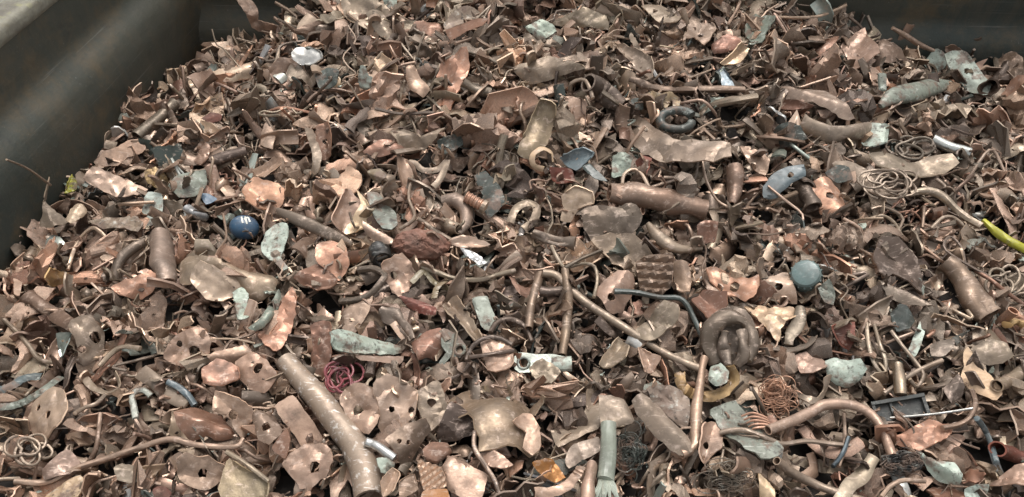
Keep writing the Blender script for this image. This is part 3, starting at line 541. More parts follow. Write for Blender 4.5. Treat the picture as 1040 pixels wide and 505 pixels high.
T|copper_wire|tn|r=2|560,250 566,262 574,272 590,268 603,270 607,284 603,302||tan wire looping over the top of the upright brown pipe
T|copper_wire|td|r=2|574,272 590,263 602,258 612,254||thin dark wire pointing up right from the crossed pipes
X|steel_lug||||550,370|pale steel cable lug with a round eye in the centre bottom|steel cable lug
S|copper_sheet|tn|c crum|539,372 550,364 561,370 568,380 558,391 545,389||crumpled copper rosette lying on the steel cable lug
S|copper_plate|pk|c fold|604,294 615,284 628,275 642,278 646,288 640,300 632,314 619,317 611,306|621,303,4|pink dented box section with a hole left of the rippled sheet|pink dented box section
T|black_cable|gd|m=l r=2.9|624,296 645,297 670,302 692,304 704,322 713,342 722,362||dark green black cable bent sharply downwards right of the middle|dark bent cable
S|copper_sheet|tn|c crum|643,337 655,326 676,307 690,310 689,324 678,336 661,347 648,343||tan foil like sheet crossing behind the long diagonal pipe|
S|copper_sheet|tn|c fold|608,371 617,357 628,343 638,353 634,366 620,374||tan square sheet right of the steel lug|tan square sheet
S|copper_sheet|pk|c fold|648,353 660,358 671,364 663,379 655,379||pink square flap under the long diagonal pipe
S|copper_sheet|og|c dome|718,275 728,272 739,277 750,280 761,283 771,280 771,290 768,298 757,306 748,301 733,298 722,287|746,291,5|bright orange sheet with a dark curled hole right of the middle|bright orange sheet with curled hole
S|copper_sheet|ob|c fold|702,306 708,299 714,294 725,298 737,302 739,312 730,319 720,326 710,316||orange brown box shaped fold left of the big folded cup|
S|copper_sheet|td|c crum|722,322 738,314 756,316 767,330 768,350 760,368 744,378 728,372 719,354 718,336||dull crumpled sheet lying directly under the big curled cup
T|crushed_tube|td|r=9,9,10,10,10,9,9,7 dent=.11|728,368 721,352 722,336 733,325 748,323 761,332 764,349 757,366||big grey brown crushed tube curled round into a cup right of the middle|big curled cup
T|crushed_tube|td|r=6,8,8,6 dent=.1|752,336 755,347 754,360 748,371||inner right lobe of crushed tube inside the big curled cup
T|crushed_tube|td|r=6,8,8,6 dent=.1|738,337 737,348 738,360 740,372||inner left lobe of crushed tube inside the big curled cup
S|copper_plate|lp|c fold|770,290 780,282 791,277 801,276 806,290 810,306 793,304 774,301|791,292,3.6|pale pink triangular plate with a dark hole left of the blue grey cap|pale triangular plate
S|copper_sheet|cr|c crum|756,313 768,310 786,311 804,308 809,317 799,327 794,335 791,347 782,340 775,330||cream coloured crumpled sheet under the pale triangular plate|cream crumpled sheet
X|plastic_plug||||819,281|pale blue grey cylinder cap at right|blue grey cap
S|foil_scrap|gg|p crum|831,293 842,284 849,298 846,310 837,307||grey green frayed scrap hanging from the blue grey cap
T|copper_strip|td|r=5,6,5 flat=.5 dent=.1|813,313 811,327 802,341 800,350||dark folded strip right of the cream crumpled sheet
S|copper_sheet|pk|c crum|806,362 818,358 832,362 840,373 828,380 815,377||pink crumpled scrap left of the mint leaf
S|painted_sheet|gr|p dome|838,368 846,364 862,366 874,365 880,376 873,385 863,392 850,389 842,383||pale mint green leaf shaped sheet at lower right|pale mint leaf
S|copper_sheet|rd|c flat|844,332 856,328 868,327 868,345 862,356 852,350||red brown flat sheet above the mint leaf
S|copper_sheet|dk|c fold|886,266 891,250 898,238 910,242 922,255 931,270 936,288 934,299 921,288 905,280 895,284||large dark brown folded sheet like a beak at right|large dark beak fold
S|copper_sheet|td|c fold|893,283 905,285 920,293 938,305 947,314 930,312 915,306 902,297||lower dark brown fold hanging under the beak fold
T|crushed_can|br|r=9,11,13,16,16,12 dent=.08 hollow|959,266 968,274 976,286 986,299 997,311 1006,320||brown boot shaped crushed tube at far right|boot shaped crushed tube
S|copper_sheet|tn|c dome|989,354 997,348 1007,344 1022,349 1028,362 1018,369 1004,371 993,366||round tan pillow shaped dented piece below the boot shaped tube|tan pillow piece
S|black_box_part|gd|l fold|906,318 915,309 920,310 926,320 930,326 922,334 910,337||small black angular box corner under the dark folds at right|black box corner
S|painted_strip|gr|p flat|921,362 926,347 931,334 936,324 940,332 937,346 930,362||pale teal upright strip right of the black box corner|pale teal strip
T|copper_wire|tn|r=2|880,328 882,348 887,368 898,381 899,366 893,348 888,330||tan wire hanging in a long narrow loop at right|hanging wire loop
T|copper_wire|tn|r=2.5|898,400 912,390 926,380 940,373 957,366||straight tan wire rising to the right above the black bracket
T|copper_wire|tn|r=2|905,336 917,352 930,368 938,381 931,393 924,385||tan wire ending in a small hook above the black bracket
S|copper_plate|cr|c flat|979,358 983,352 988,359 993,368 1006,382 1018,397 1012,407 999,402 985,396 975,385 979,372|991,385,2|pale orange triangular plate pointing up at lower right|pale orange triangle plate
T|yellow_cable|yl|m=l r=2.5,4,4.5,4.5|999,224 1012,236 1027,246 1046,256||bright yellow green cable at the right margin|yellow green cable
T|copper_pipe|tn|r=3.6,4.4,4.4,4.4,4  hollow|924,197 941,194 957,199 970,212 982,222 997,230||curved tan pipe leading to the yellow green cable|curved pipe to the yellow cable
W|copper_wire|tn|r=1.2 n=4|1020,288,12,11||tangle of gold coloured wire at the right margin|gold wire tangle
T|copper_wire|ob|r=2|991,275 1007,285 1022,297 1042,311||straight reddish wire crossing the gold tangle
T|grey_bundle|go|m=c r=5 dent=.1|1040,330 1030,326 1022,330||small brown bent stub at the right margin
W|copper_wire|tn|r=1.1 n=6|903,187,17,10||nest of tan wire under the olive tan tube at right|tan wire nest
W|copper_wire|td|r=1.2 n=4|923,152,13,8||coil of dull wire above the olive tan tube|dull wire coil
T|copper_wire|tn|r=1.7|882,214 893,210 905,213 917,222 912,235||wavy tan wire at right, first of the wavy bunch|wavy wire bunch
T|copper_wire|tn|r=1.7|884,222 896,219 908,226 916,240||wavy tan wire below the first wavy one at right
T|copper_wire|tn|r=1.9|946,232 958,221 970,222 982,233||tan wire arch standing right of the wavy bunch
T|copper_wire|tn|r=1.6|951,182 960,190 962,204 984,180 1006,152 1021,176||tan wire bent in a sharp zigzag at upper right
T|copper_wire|lp|r=1.3|780,189 797,203 815,218 811,229 799,229||thin pale wire looping under the dark slate plate
T|copper_wire|lp|r=1.4|713,162 717,182 727,202 740,211||thin pale wire curving round the brown upright cone
T|copper_wire|lp|r=1.5|780,17 807,18 830,17 849,10 860,5||thin pale wire sticking out over the end wall|pale wire over the end wall
T|copper_wire|pk|r=1.6|786,14 795,28 802,40 809,52||orange thin wire below the pale one at the end wall
T|copper_strip|pk|r=2,2.6,2.6,1.5|906,28 920,36 935,46 950,52||thin torn strands rising against the end wall
T|copper_wire|lp|r=1.4|740,24 748,10 754,-4||fine upright wire at the back edge of the heap
R|brass_cup|go|w=11|690,378 693,392 707,401 725,402 740,395 746,384 741,372||curved brass rim cup holding a mint green liner|brass cup rim
S|painted_sheet|gr|p dome|722,372 732,368 740,376 738,388 728,391 720,386||mint green liner showing inside the brass rimmed cup|mint green liner
T|crushed_tube|pk|r=5,5,5.5,6,5.5,5 dent=.06 hollow|715,364 711,384 708,410 707,436 704,455 692,461||upright pinkish tube bent like a hook beside the brass cup|pink upright hooked tube
S|copper_sheet|tn|c fold|641,407 650,401 659,405 680,425 699,443 703,460 692,460 676,447 656,428||long tan dented flattened tube left of the pink hooked tube|long tan dented tube
S|painted_sheet|gy|p crum|656,396 672,392 689,393 701,405 700,420 697,436 680,424 664,409||pale grey green crumpled lump above the tan dented tube
S|copper_plate|pk|c fold|713,432 720,429 730,426 734,440 733,455 722,464 715,471 709,461|717,453,3.6|pink plate with a dark hole right of the hooked tube|pink plate by the hooked tube
S|copper_sheet|gy|c fold|559,441 575,432 590,426 594,412 596,400 607,397 610,415 611,434 596,442 580,448 568,453||grey brown left half of a tent shaped sheet at the bottom centre|left half of the tent sheet
S|copper_sheet|gy|c dome|608,402 620,402 633,405 644,425 628,431 612,438 609,420||grey brown right half of the tent shaped sheet at the bottom centre
S|copper_sheet|gy|c dome|573,468 578,456 584,450 596,447 608,445 610,458 602,463 593,467 577,477||grey lower flap of the tent shaped sheet|grey lower flap
X|frayed_cable||||617,460|thick pale grey green cable with a frayed end at the bottom centre|frayed grey cable
T|copper_pipe|pk|r=7,8,8 dent=.06 hollow|601,473 598,491 596,509||pink brown tube standing left of the frayed grey cable
S|amber_plastic|am|c crum|540,472 550,468 560,467 568,475 574,485 565,490 551,483||shiny amber orange scrap at the bottom centre|shiny amber scrap
R|copper_strip|pk|w=10|543,500 560,500 575,494 586,482 590,474||curled pink strip under the shiny amber scrap
Y|wire_wool|gd||640,460,12,18||dark grey green nest of fine wire right of the frayed cable|dark fine wire nest
S|copper_sheet|gg|p crum|722,414 735,408 748,405 758,416 767,430 780,448 789,462 784,471 768,472 754,460 741,445 731,430||grey green gritty triangular pad at the bottom right of centre|grey gritty pad
T|copper_wire|tn|r=2.8|731,440 744,437 760,438 780,446 795,451 819,448 844,451 870,453||long wire crossing over the gritty pad towards the right|long wire over the gritty pad
Y|wire_wool|og||790,404,14,18||bundle of fine orange copper wires at lower right|orange fine wire bundle
X|copper_comb||||771,430|small copper piece with comb like fingers above the gritty pad|copper comb
T|copper_pipe|pk|r=5,5.4,5.6,5.6,5.2,5,5 dent=.03 hollow|780,437 806,427 822,419 838,411 861,411 882,419 896,437 906,463||long pinkish pipe arching at lower right|long pinkish arching pipe
T|copper_pipe|tn|r=4.6,5,5,5 dent=.05 hollow|789,468 806,481 834,494 880,511||tan pipe running to the bottom edge at lower right|tan pipe to the bottom edge
Y|wire_wool|td||738,486,19,13||pale green grey tangle of thin wires at the bottom right of centre|pale green wire tangle
S|copper_sheet|cr|c curl|770,482 778,487 786,497 788,510 774,510||cream twisted scrap at the bottom right of centre
S|copper_sheet|tn|c curl|812,393 820,402 830,404 836,396 834,386 842,384 838,402 824,411 814,404||curled tan trough left of the mint leaf's lower side
T|copper_wire|br|r=2|857,420 858,440 857,458 852,474||upright thin brown wire below the long arching pipe
T|steel_rod|sb|m=s r=2.4|846,474 856,460 862,444||thin blue grey rod beside the upright thin wire
T|steel_tube|gy|m=s r=6,6.5,6.5|912,372 914,386 915,401||short upright grey cylinder behind the black bracket
X|black_bracket||||915,414|black plastic bracket with a silver bar at lower right|black bracket
S|copper_sheet|og|c crum|902,438 912,440 925,434 942,428 956,431 968,430 966,440 958,447 948,453 934,457 916,452||orange pink torn sheet below the black bracket|orange torn sheet under the bracket
S|painted_sheet|gr|p fold|930,458 937,461 945,466 957,469 969,470 974,476 978,485 974,492 960,491 948,484 938,470||pale blue green torn sheet at the bottom right|pale blue green torn sheet
S|foil_scrap|gr|p crum|980,497 992,493 1003,494 1000,505 983,508||second pale mint foil at the bottom right edge
Y|wire_wool|bk||917,471,14,10||black tangle of fine mesh left of the blue green torn sheet
T|steel_cable|sb|m=l r=3|992,425 1000,436 1006,450 1012,470||steel blue cable hanging down at lower right|steel blue cable
T|copper_wire|br|r=2.8|957,435 972,432 984,425 991,411 987,397||brown wire hook above the steel blue cable
T|copper_pipe|rd|r=8 dent=.04 hollow|1013,456 1028,461 1044,466||dark red brown pipe at the right margin|dark red brown pipe
T|copper_pipe|tn|r=6,7,7 hollow|1042,372 1030,384 1012,392||tan tube entering from the right margin
S|copper_sheet|pk|c crum|1004,488 1016,480 1030,476 1042,478 1042,494 1020,492||pink sheet at the bottom right corner
T|copper_wire|pk|r=2.6|895,505 904,494 918,488 940,489||pink wire in the bottom right, under the orange torn sheet
T|copper_strip|tn|r=5,6,6,5 flat=.45 dent=.08|852,510 862,494 876,482 888,464||tan flattened strip rising from the bottom edge at right
S|copper_sheet|dk|c fold|958,395 966,388 974,380 980,392 976,404 966,412||dark shiny creased sheet left of the pale orange triangle plate
S|copper_sheet|td|c dome|945,350 958,345 970,342 968,354 958,362 946,362||dark bow shaped dented piece left of the tan pillow piece
'''
# ------------------------------------------------------------------ the steel skip and the ground it stands on
W_A = math.radians(8.0)
WD = np.array([math.sin(W_A), math.cos(W_A)])            # along the left wall, away from the camera
WN = np.array([math.cos(W_A), -math.sin(W_A)])           # from the left wall into the skip
WP = np.array([-0.868, 1.10])                            # a point on the left wall
ED = unit([1.0, -0.045]); EN = np.array([-ED[1], ED[0]]) * -1.0   # end wall: along, and inwards
EP = np.array([-0.40, 1.715])
def isect(p, d, q, e):
    A = np.array([d, -e]).T; t = np.linalg.solve(A, q - p); return p + d * t[0]
CN = isect(WP, WD, EP, ED)                               # far left corner
def wall_dist(x, y):
    return np.minimum((x - WP[0]) * WN[0] + (y - WP[1]) * WN[1], (x - EP[0]) * EN[0] + (y - EP[1]) * EN[1])
def mound(x, y):
    z = -0.035 + 0.150 * np.exp(-((x - 0.09) / 0.66) ** 4 - ((y - 1.56) / 0.58) ** 2)
    z = z + 0.02 * np.exp(-(((x - 0.9) / 0.35) ** 2 + ((y - 1.5) / 0.3) ** 2))
    z = z + 0.010 * np.sin(x * 7.1 + 1.0) * np.sin(y * 6.3) + 0.006 * np.sin(x * 17 + y * 5)
    z = z - 0.035 * np.exp(-((x - 1.1) / 0.38) ** 2 - ((y - 1.62) / 0.28) ** 2)
    z = z - 0.07 * np.exp(-(((x + 0.72) / 0.16) ** 2 + ((y - 1.72) / 0.22) ** 2))
    return z
m, N, L, B = nodes('skip paint')
v = coords(N, L, False)
c = mix(N, L, noise(N, L, v, 2.2, 5, 0.6, 0.35, 0.7), (0.040, 0.048, 0.042), (0.076, 0.070, 0.052))
c = mix(N, L, noise(N, L, v, 5, 8, 0.75, 0.50, 0.68, 0, 0.75), c, (0.125, 0.088, 0.048))
c = mix(N, L, noise(N, L, v, 210, 3, 0.6, 0.68, 0.74, 0, 0.45), c, (0.22, 0.22, 0.20))
c = mix(N, L, noise(N, L, v, 26, 5, 0.7, 0.58, 0.72, 0, 0.5), c, (0.028, 0.030, 0.030))
L.new(c, B.inputs['Base Color']); L.new(noise(N, L, v, 14, 5, 0.6, 0.3, 0.7, 0.50, 0.75), B.inputs['Roughness'])
B.inputs['Specular IOR Level'].default_value = 0.3
mp = nn(N, 'ShaderNodeMapping'); mp.inputs['Scale'].default_value = (14, 14, 2.2); L.new(v, mp.inputs['Vector'])
c = mix(N, L, noise(N, L, mp.outputs[0], 2.0, 6, 0.7, 0.50, 0.66, 0, 0.5), c, (0.080, 0.070, 0.052))
mp2 = nn(N, 'ShaderNodeMapping'); mp2.inputs['Scale'].default_value = (3, 3, 160); mp2.inputs['Rotation'].default_value = (0.25, 0.1, 0); L.new(v, mp2.inputs['Vector'])
c = mix(N, L, noise(N, L, mp2.outputs[0], 1.5, 4, 0.6, 0.64, 0.70, 0, 0.5), c, (0.15, 0.145, 0.13))
L.new(c, B.inputs['Base Color'])
bump(N, L, B, noise(N, L, v, 38, 7, 0.7), 0.5, 0.004)
M_SKIP = m
m, N, L, B = nodes('weathered rail')
v = coords(N, L, False)
c = mix(N, L, noise(N, L, v, 16, 6, 0.7, 0.35, 0.65), (0.11, 0.10, 0.08), (0.24, 0.23, 0.18))
c = mix(N, L, noise(N, L, v, 40, 5, 0.7, 0.55, 0.70, 0, 0.7), c, (0.16, 0.14, 0.09))
c = mix(N, L, noise(N, L, v, 11, 4, 0.7, 0.56, 0.70, 0, 0.6), c, (0.34, 0.34, 0.13))
L.new(c, B.inputs['Base Color']); B.inputs['Roughness'].default_value = 0.8
bump(N, L, B, noise(N, L, v, 70, 6, 0.7), 0.8, 0.004)
M_RAIL = m
m, N, L, B = nodes('yard ground')
v = coords(N, L, False)
c = mix(N, L, noise(N, L, v, 3, 8, 0.7, 0.3, 0.7), (0.10, 0.095, 0.085), (0.15, 0.145, 0.13))
L.new(c, B.inputs['Base Color']); B.inputs['Roughness'].default_value = 0.9
bump(N, L, B, noise(N, L, v, 40, 6, 0.7), 0.6, 0.01)
M_GROUND = m

def sweep(prof, p, d, nrm, t0, t1, k, mat, name, parent, wav=0.0, closed=True):
    """sweep a wall profile (distance from wall line inwards, height) along the wall; a closed section with thickness"""
    V, F = [], []; n = len(prof); R = np.random.default_rng(3)
    for i in range(k + 1):
        q = p + d * (t0 + (t1 - t0) * i / k)
        for a, z in prof:
            w = wav * (math.sin(i * 0.55 + z * 9) * 0.6 + math.sin(i * 0.21 + 1) + R.normal(0, 0.15))
            V.append((q[0] + nrm[0] * (a + w), q[1] + nrm[1] * (a + w), z + w * 0.5))
    for i in range(k):
        for j in range(n if closed else n - 1):
            a, b = i * n + j, i * n + (j + 1) % n
            F.append((a, b, b + n, a + n))
    if closed: F += [tuple(range(n)), tuple(range(k * n, k * n + n))[::-1]]
    me = bpy.data.meshes.new(name); me.from_pydata(V, [], F); me.materials.append(mat)
    me.polygons.foreach_set('use_smooth', [len(f) == 4 for f in F]); me.update()
    o = link(name, me, parent)
    return o
def rounded(pts, r=0.012):
    out = []
    n = len(pts)
    for i in range(n):
        p = np.array(pts[i]); a = np.array(pts[i - 1]); b = np.array(pts[(i + 1) % n])
        da, db = unit(a - p), unit(b - p); ra = min(r, np.linalg.norm(a - p) * .4, np.linalg.norm(b - p) * .4)
        for t in (0, .25, .5, .75, 1):
            out.append(tuple((1 - t) ** 2 * (p + da * ra) + 2 * t * (1 - t) * p + t * t * (p + db * ra)))
    return out
skip = bpy.data.objects.new('scrap_skip', None); COL.objects.link(skip)
tag(skip, 'dark steel scrap skip with pressed ribs around the whole heap', 'skip')
def profile(ridge, top):
    return rounded([(-0.016, top), (0.0, top), (-0.004, ridge + 0.060), (-0.006, ridge + 0.014), (0.028, ridge - 0.016), (0.036, ridge - 0.060), (0.026, ridge - 0.20), (0.004, ridge - 0.24), (0.0, -1.0), (-0.016, -1.0)], 0.022)
RT = isect(WP + WN * 2.45, WD, EP, ED)                   # far right corner, out of the picture
FL = WP - WD * 2.6
sweep(profile(0.150, 0.270), FL, WD, WN, 0.0, float(np.linalg.norm(CN - FL)) + 0.01, 70, M_SKIP, 'side_wall', skip, 0.0016)
LE = float(np.linalg.norm(RT - CN))
sweep(profile(0.030, 0.30), CN, ED, EN, -0.01, LE, 50, M_SKIP, 'end_wall', skip, 0.0016)
FRR = FL + WN * 2.45
sweep(profile(0.150, 0.270), FRR, WD, -WN, 0.0, float(np.linalg.norm(RT - FRR)), 40, M_SKIP, 'side_wall', skip, 0.0016)
sweep(profile(0.150, 0.270), FL, WN, WD, 0.0, 2.45, 30, M_SKIP, 'end_wall', skip, 0.0016)
rail = rounded([(-0.16, 0.250), (-0.16, 0.292), (0.006, 0.292), (0.006, 0.266), (-0.012, 0.250)], 0.012)
railB = [(a, z + 0.026) for a, z in rail]
sweep(rail, FL, WD, WN, -0.16, float(np.linalg.norm(CN - FL)) + 0.1, 70, M_RAIL, 'top_rail', skip, 0.0010)
sweep(railB, CN, ED, EN, 0.012, LE, 50, M_RAIL, 'top_rail', skip, 0.0010)
sweep(rail, FRR, WD, -WN, -0.16, float(np.linalg.norm(RT - FRR)), 40, M_RAIL, 'top_rail', skip, 0.0010)
sweep(rail, FL, WN, WD, 0.012, 2.44, 30, M_RAIL, 'top_rail', skip, 0.0010)
fl = bpy.data.meshes.new('skip_floor')
q = [(*p, -0.99) for p in (FL, FRR, RT, CN)]
fl.from_pydata(q + [(x, y, z - 0.02) for x, y, z in q], [], [(0, 1, 2, 3), (7, 6, 5, 4)]); fl.materials.append(M_SKIP)
link('skip_floor', fl, skip)
g = bpy.data.meshes.new('ground'); S_ = 700.0
g.from_pydata([(-S_, -S_, -1.1), (S_, -S_, -1.1), (S_, S_, -1.1), (-S_, S_, -1.1)], [], [(0, 1, 2, 3)]); g.materials.append(M_GROUND)
tag(link('ground', g), kind='structure')

# ------------------------------------------------------------------ height field helpers
XX, YY = np.meshgrid(gxs, gys, indexing='ij')
G = mound(XX, YY).astype(np.float64)
def cell(x, y):
    i = np.clip(((np.asarray(x) - GX0) / GS).astype(int), 1, len(gxs) - 2)
    j = np.clip(((np.asarray(y) - GY0) / GS).astype(int), 1, len(gys) - 2)
    return i, j
def deposit(V, cap=0.035):
    i, j = cell(V[:, 0], V[:, 1]); z = np.minimum(V[:, 2], BASE[i, j] + cap)
    for a in (-1, 0, 1):
        for b in (-1, 0, 1): np.maximum.at(G, (i + a, j + b), z)
BASE = G.copy()

# heap core: packed scrap below the loose pieces, near-black to paint the gap shade
m, N, L, B = nodes('gap shade core')
v = coords(N, L, False)
vo = nn(N, 'ShaderNodeTexVoronoi'); vo.inputs['Scale'].default_value = 45; L.new(v, vo.inputs['Vector'])
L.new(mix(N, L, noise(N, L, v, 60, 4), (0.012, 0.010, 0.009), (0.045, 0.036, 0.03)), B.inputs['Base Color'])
B.inputs['Roughness'].default_value = 0.8; bump(N, L, B, vo.outputs['Distance'], 0.8, 0.01)
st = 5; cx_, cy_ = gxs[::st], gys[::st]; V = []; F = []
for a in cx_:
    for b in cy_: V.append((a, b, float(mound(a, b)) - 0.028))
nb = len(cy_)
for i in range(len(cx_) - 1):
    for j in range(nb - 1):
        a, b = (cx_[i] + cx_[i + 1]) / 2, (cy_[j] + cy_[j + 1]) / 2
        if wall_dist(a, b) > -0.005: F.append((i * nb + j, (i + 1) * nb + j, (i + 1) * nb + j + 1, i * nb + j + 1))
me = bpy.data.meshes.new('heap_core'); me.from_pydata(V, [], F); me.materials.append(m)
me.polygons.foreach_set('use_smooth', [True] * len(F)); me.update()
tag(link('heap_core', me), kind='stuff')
# ------------------------------------------------------------------ piece variants (metres), shared by all loose pieces
def rand_outline(R, n, rx, ry, spike=0.25):
    a = np.sort(R.uniform(0, 2 * math.pi, n) * 0.35 + np.arange(n) * 2 * math.pi / n * 1.0)
    r = 1 + R.normal(0, spike, n); r = np.clip(r, 0.45, 1.6)
    return np.stack([np.cos(a) * rx * r, np.sin(a) * ry * r], 1)
def sheet_geo(R, size, asp, holes=0, folds=2, amp=0.07, step=0.13, th=0.0016, n=None, pleat=0.0):
    n = n or int(R.integers(4, 9)); o = rand_outline(R, n, 0.5 * asp, 0.5 / asp)
    o = jag(o, 0.13, R.uniform(.012, .034), R, smooth=R.choice([0.3, 1.0]))
    hs = [(R.uniform(-.15, .15) * asp, R.uniform(-.15, .15) / asp, R.uniform(.06, .10)) for _ in range(holes)]
    uv, F = triangulate(o, hs, step, R)
    P = np.concatenate([uv, np.zeros((len(uv), 1))], 1)
    P[:, 2] = crumple(uv, amp, R, 4)
    if R.random() < pleat:
        a = R.uniform(0, 2 * math.pi); q = uv[:, 0] * math.cos(a) + uv[:, 1] * math.sin(a); w = uv[:, 1] * math.cos(a) - uv[:, 0] * math.sin(a)
        ph = q * R.uniform(2.0, 4.2) + .5 * np.sin(w * R.uniform(2, 5) + R.uniform(0, 6)) + w * R.uniform(-.8, .8)
        P[:, 2] += (np.abs((ph + 50) % 1 - .5) * 4 - 1) ** 1 * R.uniform(.05, .13)
    d = np.full(len(uv), 9.0)
    for k in range(len(o)):
        a, b = o[k], o[(k + 1) % len(o)]; ab = b - a; tt = np.clip(((uv - a) @ ab) / (ab @ ab + 1e-12), 0, 1)
        d = np.minimum(d, np.hypot(*(uv - a - tt[:, None] * ab).T))
    P[:, 2] += np.clip(1 - d / .16, 0, 1) ** 1.6 * R.choice([-1, 1]) * R.uniform(.05, .16) * (np.sin(np.arctan2(uv[:, 1], uv[:, 0]) * R.choice([1, 2]) + R.uniform(0, 6)) > -.2)
    for _ in range(folds):
        a = R.uniform(0, 2 * math.pi); P = bend(P, np.array([R.uniform(-.2, .25) * math.cos(a), R.uniform(-.2, .25) * math.sin(a), 0]), a, R.choice([-1, 1]) * R.uniform(.5, 2.8), R.uniform(.03, .16))
    P -= P.mean(0)
    return shell(P * size, F, th)
def strip_geo(R, size, th=0.0014):
    k = int(R.integers(4, 7)); P = np.cumsum(R.normal(0, 0.35, (k, 3)) + np.array([0.6, 0, 0]), 0)
    for i in range(1, k): P[i] = P[i - 1] + (P[i] - P[i - 1]) @ np.eye(3)
    a = R.uniform(-1.2, 1.2); ang = np.cumsum(np.full(k, a) * R.uniform(.3, 1, k)); st_ = R.uniform(.3, .5, k)
    P = np.stack([np.cumsum(np.cos(ang) * st_), np.cumsum(np.sin(ang) * st_), np.cumsum(R.normal(0, .12, k))], 1)
    C = resample(P, 14); C -= C.mean(0); C *= size / max(np.ptp(C, axis=0).max(), 1e-6)
    w = size * R.uniform(.18, .46) * (1 + 0.35 * np.sin(np.linspace(R.uniform(0, 3), R.uniform(3, 6), 14)))
    w[0] *= R.uniform(.3, 1); w[-1] *= R.uniform(.3, 1)
    roll = np.linspace(R.uniform(-1, 1), R.uniform(-2.2, 2.2), 14)
    return ribbon(C, w, th, roll + R.choice([0, 1.2]), cup=R.uniform(-.35, .35), R=R)
def wire_geo(R, size, r):
    k = int(R.integers(5, 12)); ang = np.cumsum(R.normal(0, R.uniform(.3, 1.3), k)); st_ = R.uniform(.4, 1.2, k)
    P = np.stack([np.cumsum(np.cos(ang) * st_), np.cumsum(np.sin(ang) * st_), np.cumsum(R.normal(0, .22, k))], 1)
    C = resample(P, 30); C -= C.mean(0); C *= size / max(np.ptp(C, axis=0).max(), 1e-6)
    return tube(C, r * (1 + R.normal(0, .07, 30)), 6, R=R)
def pipe_geo(R, size, r):
    k = 4; ang = np.cumsum(R.normal(0, .35, k)); P = np.stack([np.cumsum(np.cos(ang)), np.cumsum(np.sin(ang)), np.cumsum(R.normal(0, .15, k))], 1)
    C = resample(P, 12); C -= C.mean(0); C *= size / np.ptp(C, axis=0).max()
    fl_ = np.clip(np.linspace(R.uniform(.3, 1.05), R.uniform(.3, 1.05), 12), .25, 1)
    return tube(C, r, 9, flat=fl_, dent=R.uniform(.04, .14), hollow=R.random() < .6, R=R, twist=R.uniform(-1, 1))
RV = np.random.default_rng(5)
VAR = {'copper_sheet': [], 'copper_strip': [], 'copper_wire': [], 'copper_pipe': [], 'copper_plate': [], 'copper_shard': [], 'crushed_sheet': [], 'painted_shard': []}
def addv(kind, geo, ms, form):
    VAR[kind].append((to_mesh(kind, geo, ms), np.asarray(geo[0]), form))
for i in range(72):
    f = int(RV.integers(1, 4)); addv('copper_sheet', sheet_geo(RV, 1.0, RV.uniform(.85, 1.45), 0, f, RV.uniform(.10, .30), step=.085, th=.034, pleat=.5), 'copper', ['bent', 'folded', 'crumpled'][f - 1])
for i in range(44):
    addv('copper_strip', strip_geo(RV, 1.0, .026), 'copper', ['curled', 'twisted'][i % 2])
for i in range(44):
    addv('copper_wire', wire_geo(RV, 1.0, RV.uniform(.009, .024)), 'copper', ['bent', 'wavy'][i % 2])
for i in range(22):
    addv('copper_pipe', pipe_geo(RV, 1.0, RV.uniform(.09, .17)), 'copper', ['dented', 'crushed'][i % 2])
for i in range(24):
    addv('copper_plate', sheet_geo(RV, 1.0, RV.uniform(.9, 1.25), int(RV.integers(1, 3)), int(RV.integers(0, 2)), .12, .09, .032, 8), 'copper', 'holed')
for i in range(34):
    addv('copper_shard', sheet_geo(RV, 1.0, RV.uniform(.8, 1.7), 0, int(RV.integers(0, 2)), .20, .17, .045, int(RV.integers(3, 6)), pleat=.5), 'copper', ['torn', 'pointed'][i % 2])
for i in range(44):
    addv('crushed_sheet', sheet_geo(RV, 1.0, RV.uniform(1.05, 1.5), 0, int(RV.integers(2, 5)), RV.uniform(.10, .24), step=.075, th=.026, pleat=.85), 'copper', ['buckled', 'rumpled', 'folded'][i % 3])
for i in range(16):
    addv('painted_shard', sheet_geo(RV, 1.0, RV.uniform(.8, 1.7), 0, int(RV.integers(0, 3)), .10, .2, .04, int(RV.integers(3, 6))), 'patina', 'torn')

TONES = {'pale pink': ('lp', 'copper'), 'pink': ('pk', 'copper'), 'brown': ('br', 'copper'), 'dark brown': ('dk', 'copper'), 'tan': ('tn', 'copper'), 'grey brown': ('td', 'copper'),
         'orange': ('og', 'copper'), 'rusty': ('ob', 'copper'), 'grey green': ('gg', 'patina'), 'mint': ('gr', 'patina'), 'dark green': ('gd', 'patina')}
LIN = {k: s2l(v) * 0.88 for k, v in PAL.items()}
def tone_at(px, py, R):
    left = np.clip(1.15 - px / 900.0, 0.1, 1.0)
    p = {'pale pink': .10 * left, 'pink': .14 + .16 * left, 'brown': .17, 'dark brown': .06 + .08 * (1 - left), 'tan': .20 + .06 * (1 - left), 'grey brown': .12 + .16 * (1 - left),
         'orange': .02, 'rusty': .03}
    k = list(p); w = np.array([p[i] for i in k]); return k[R.choice(len(k), p=w / w.sum())]
def jitter(c, R, s=.10):
    return np.clip(c * (1 + R.normal(0, s)) * (1 + R.normal(0, .015, 3)), 0.005, 0.9)

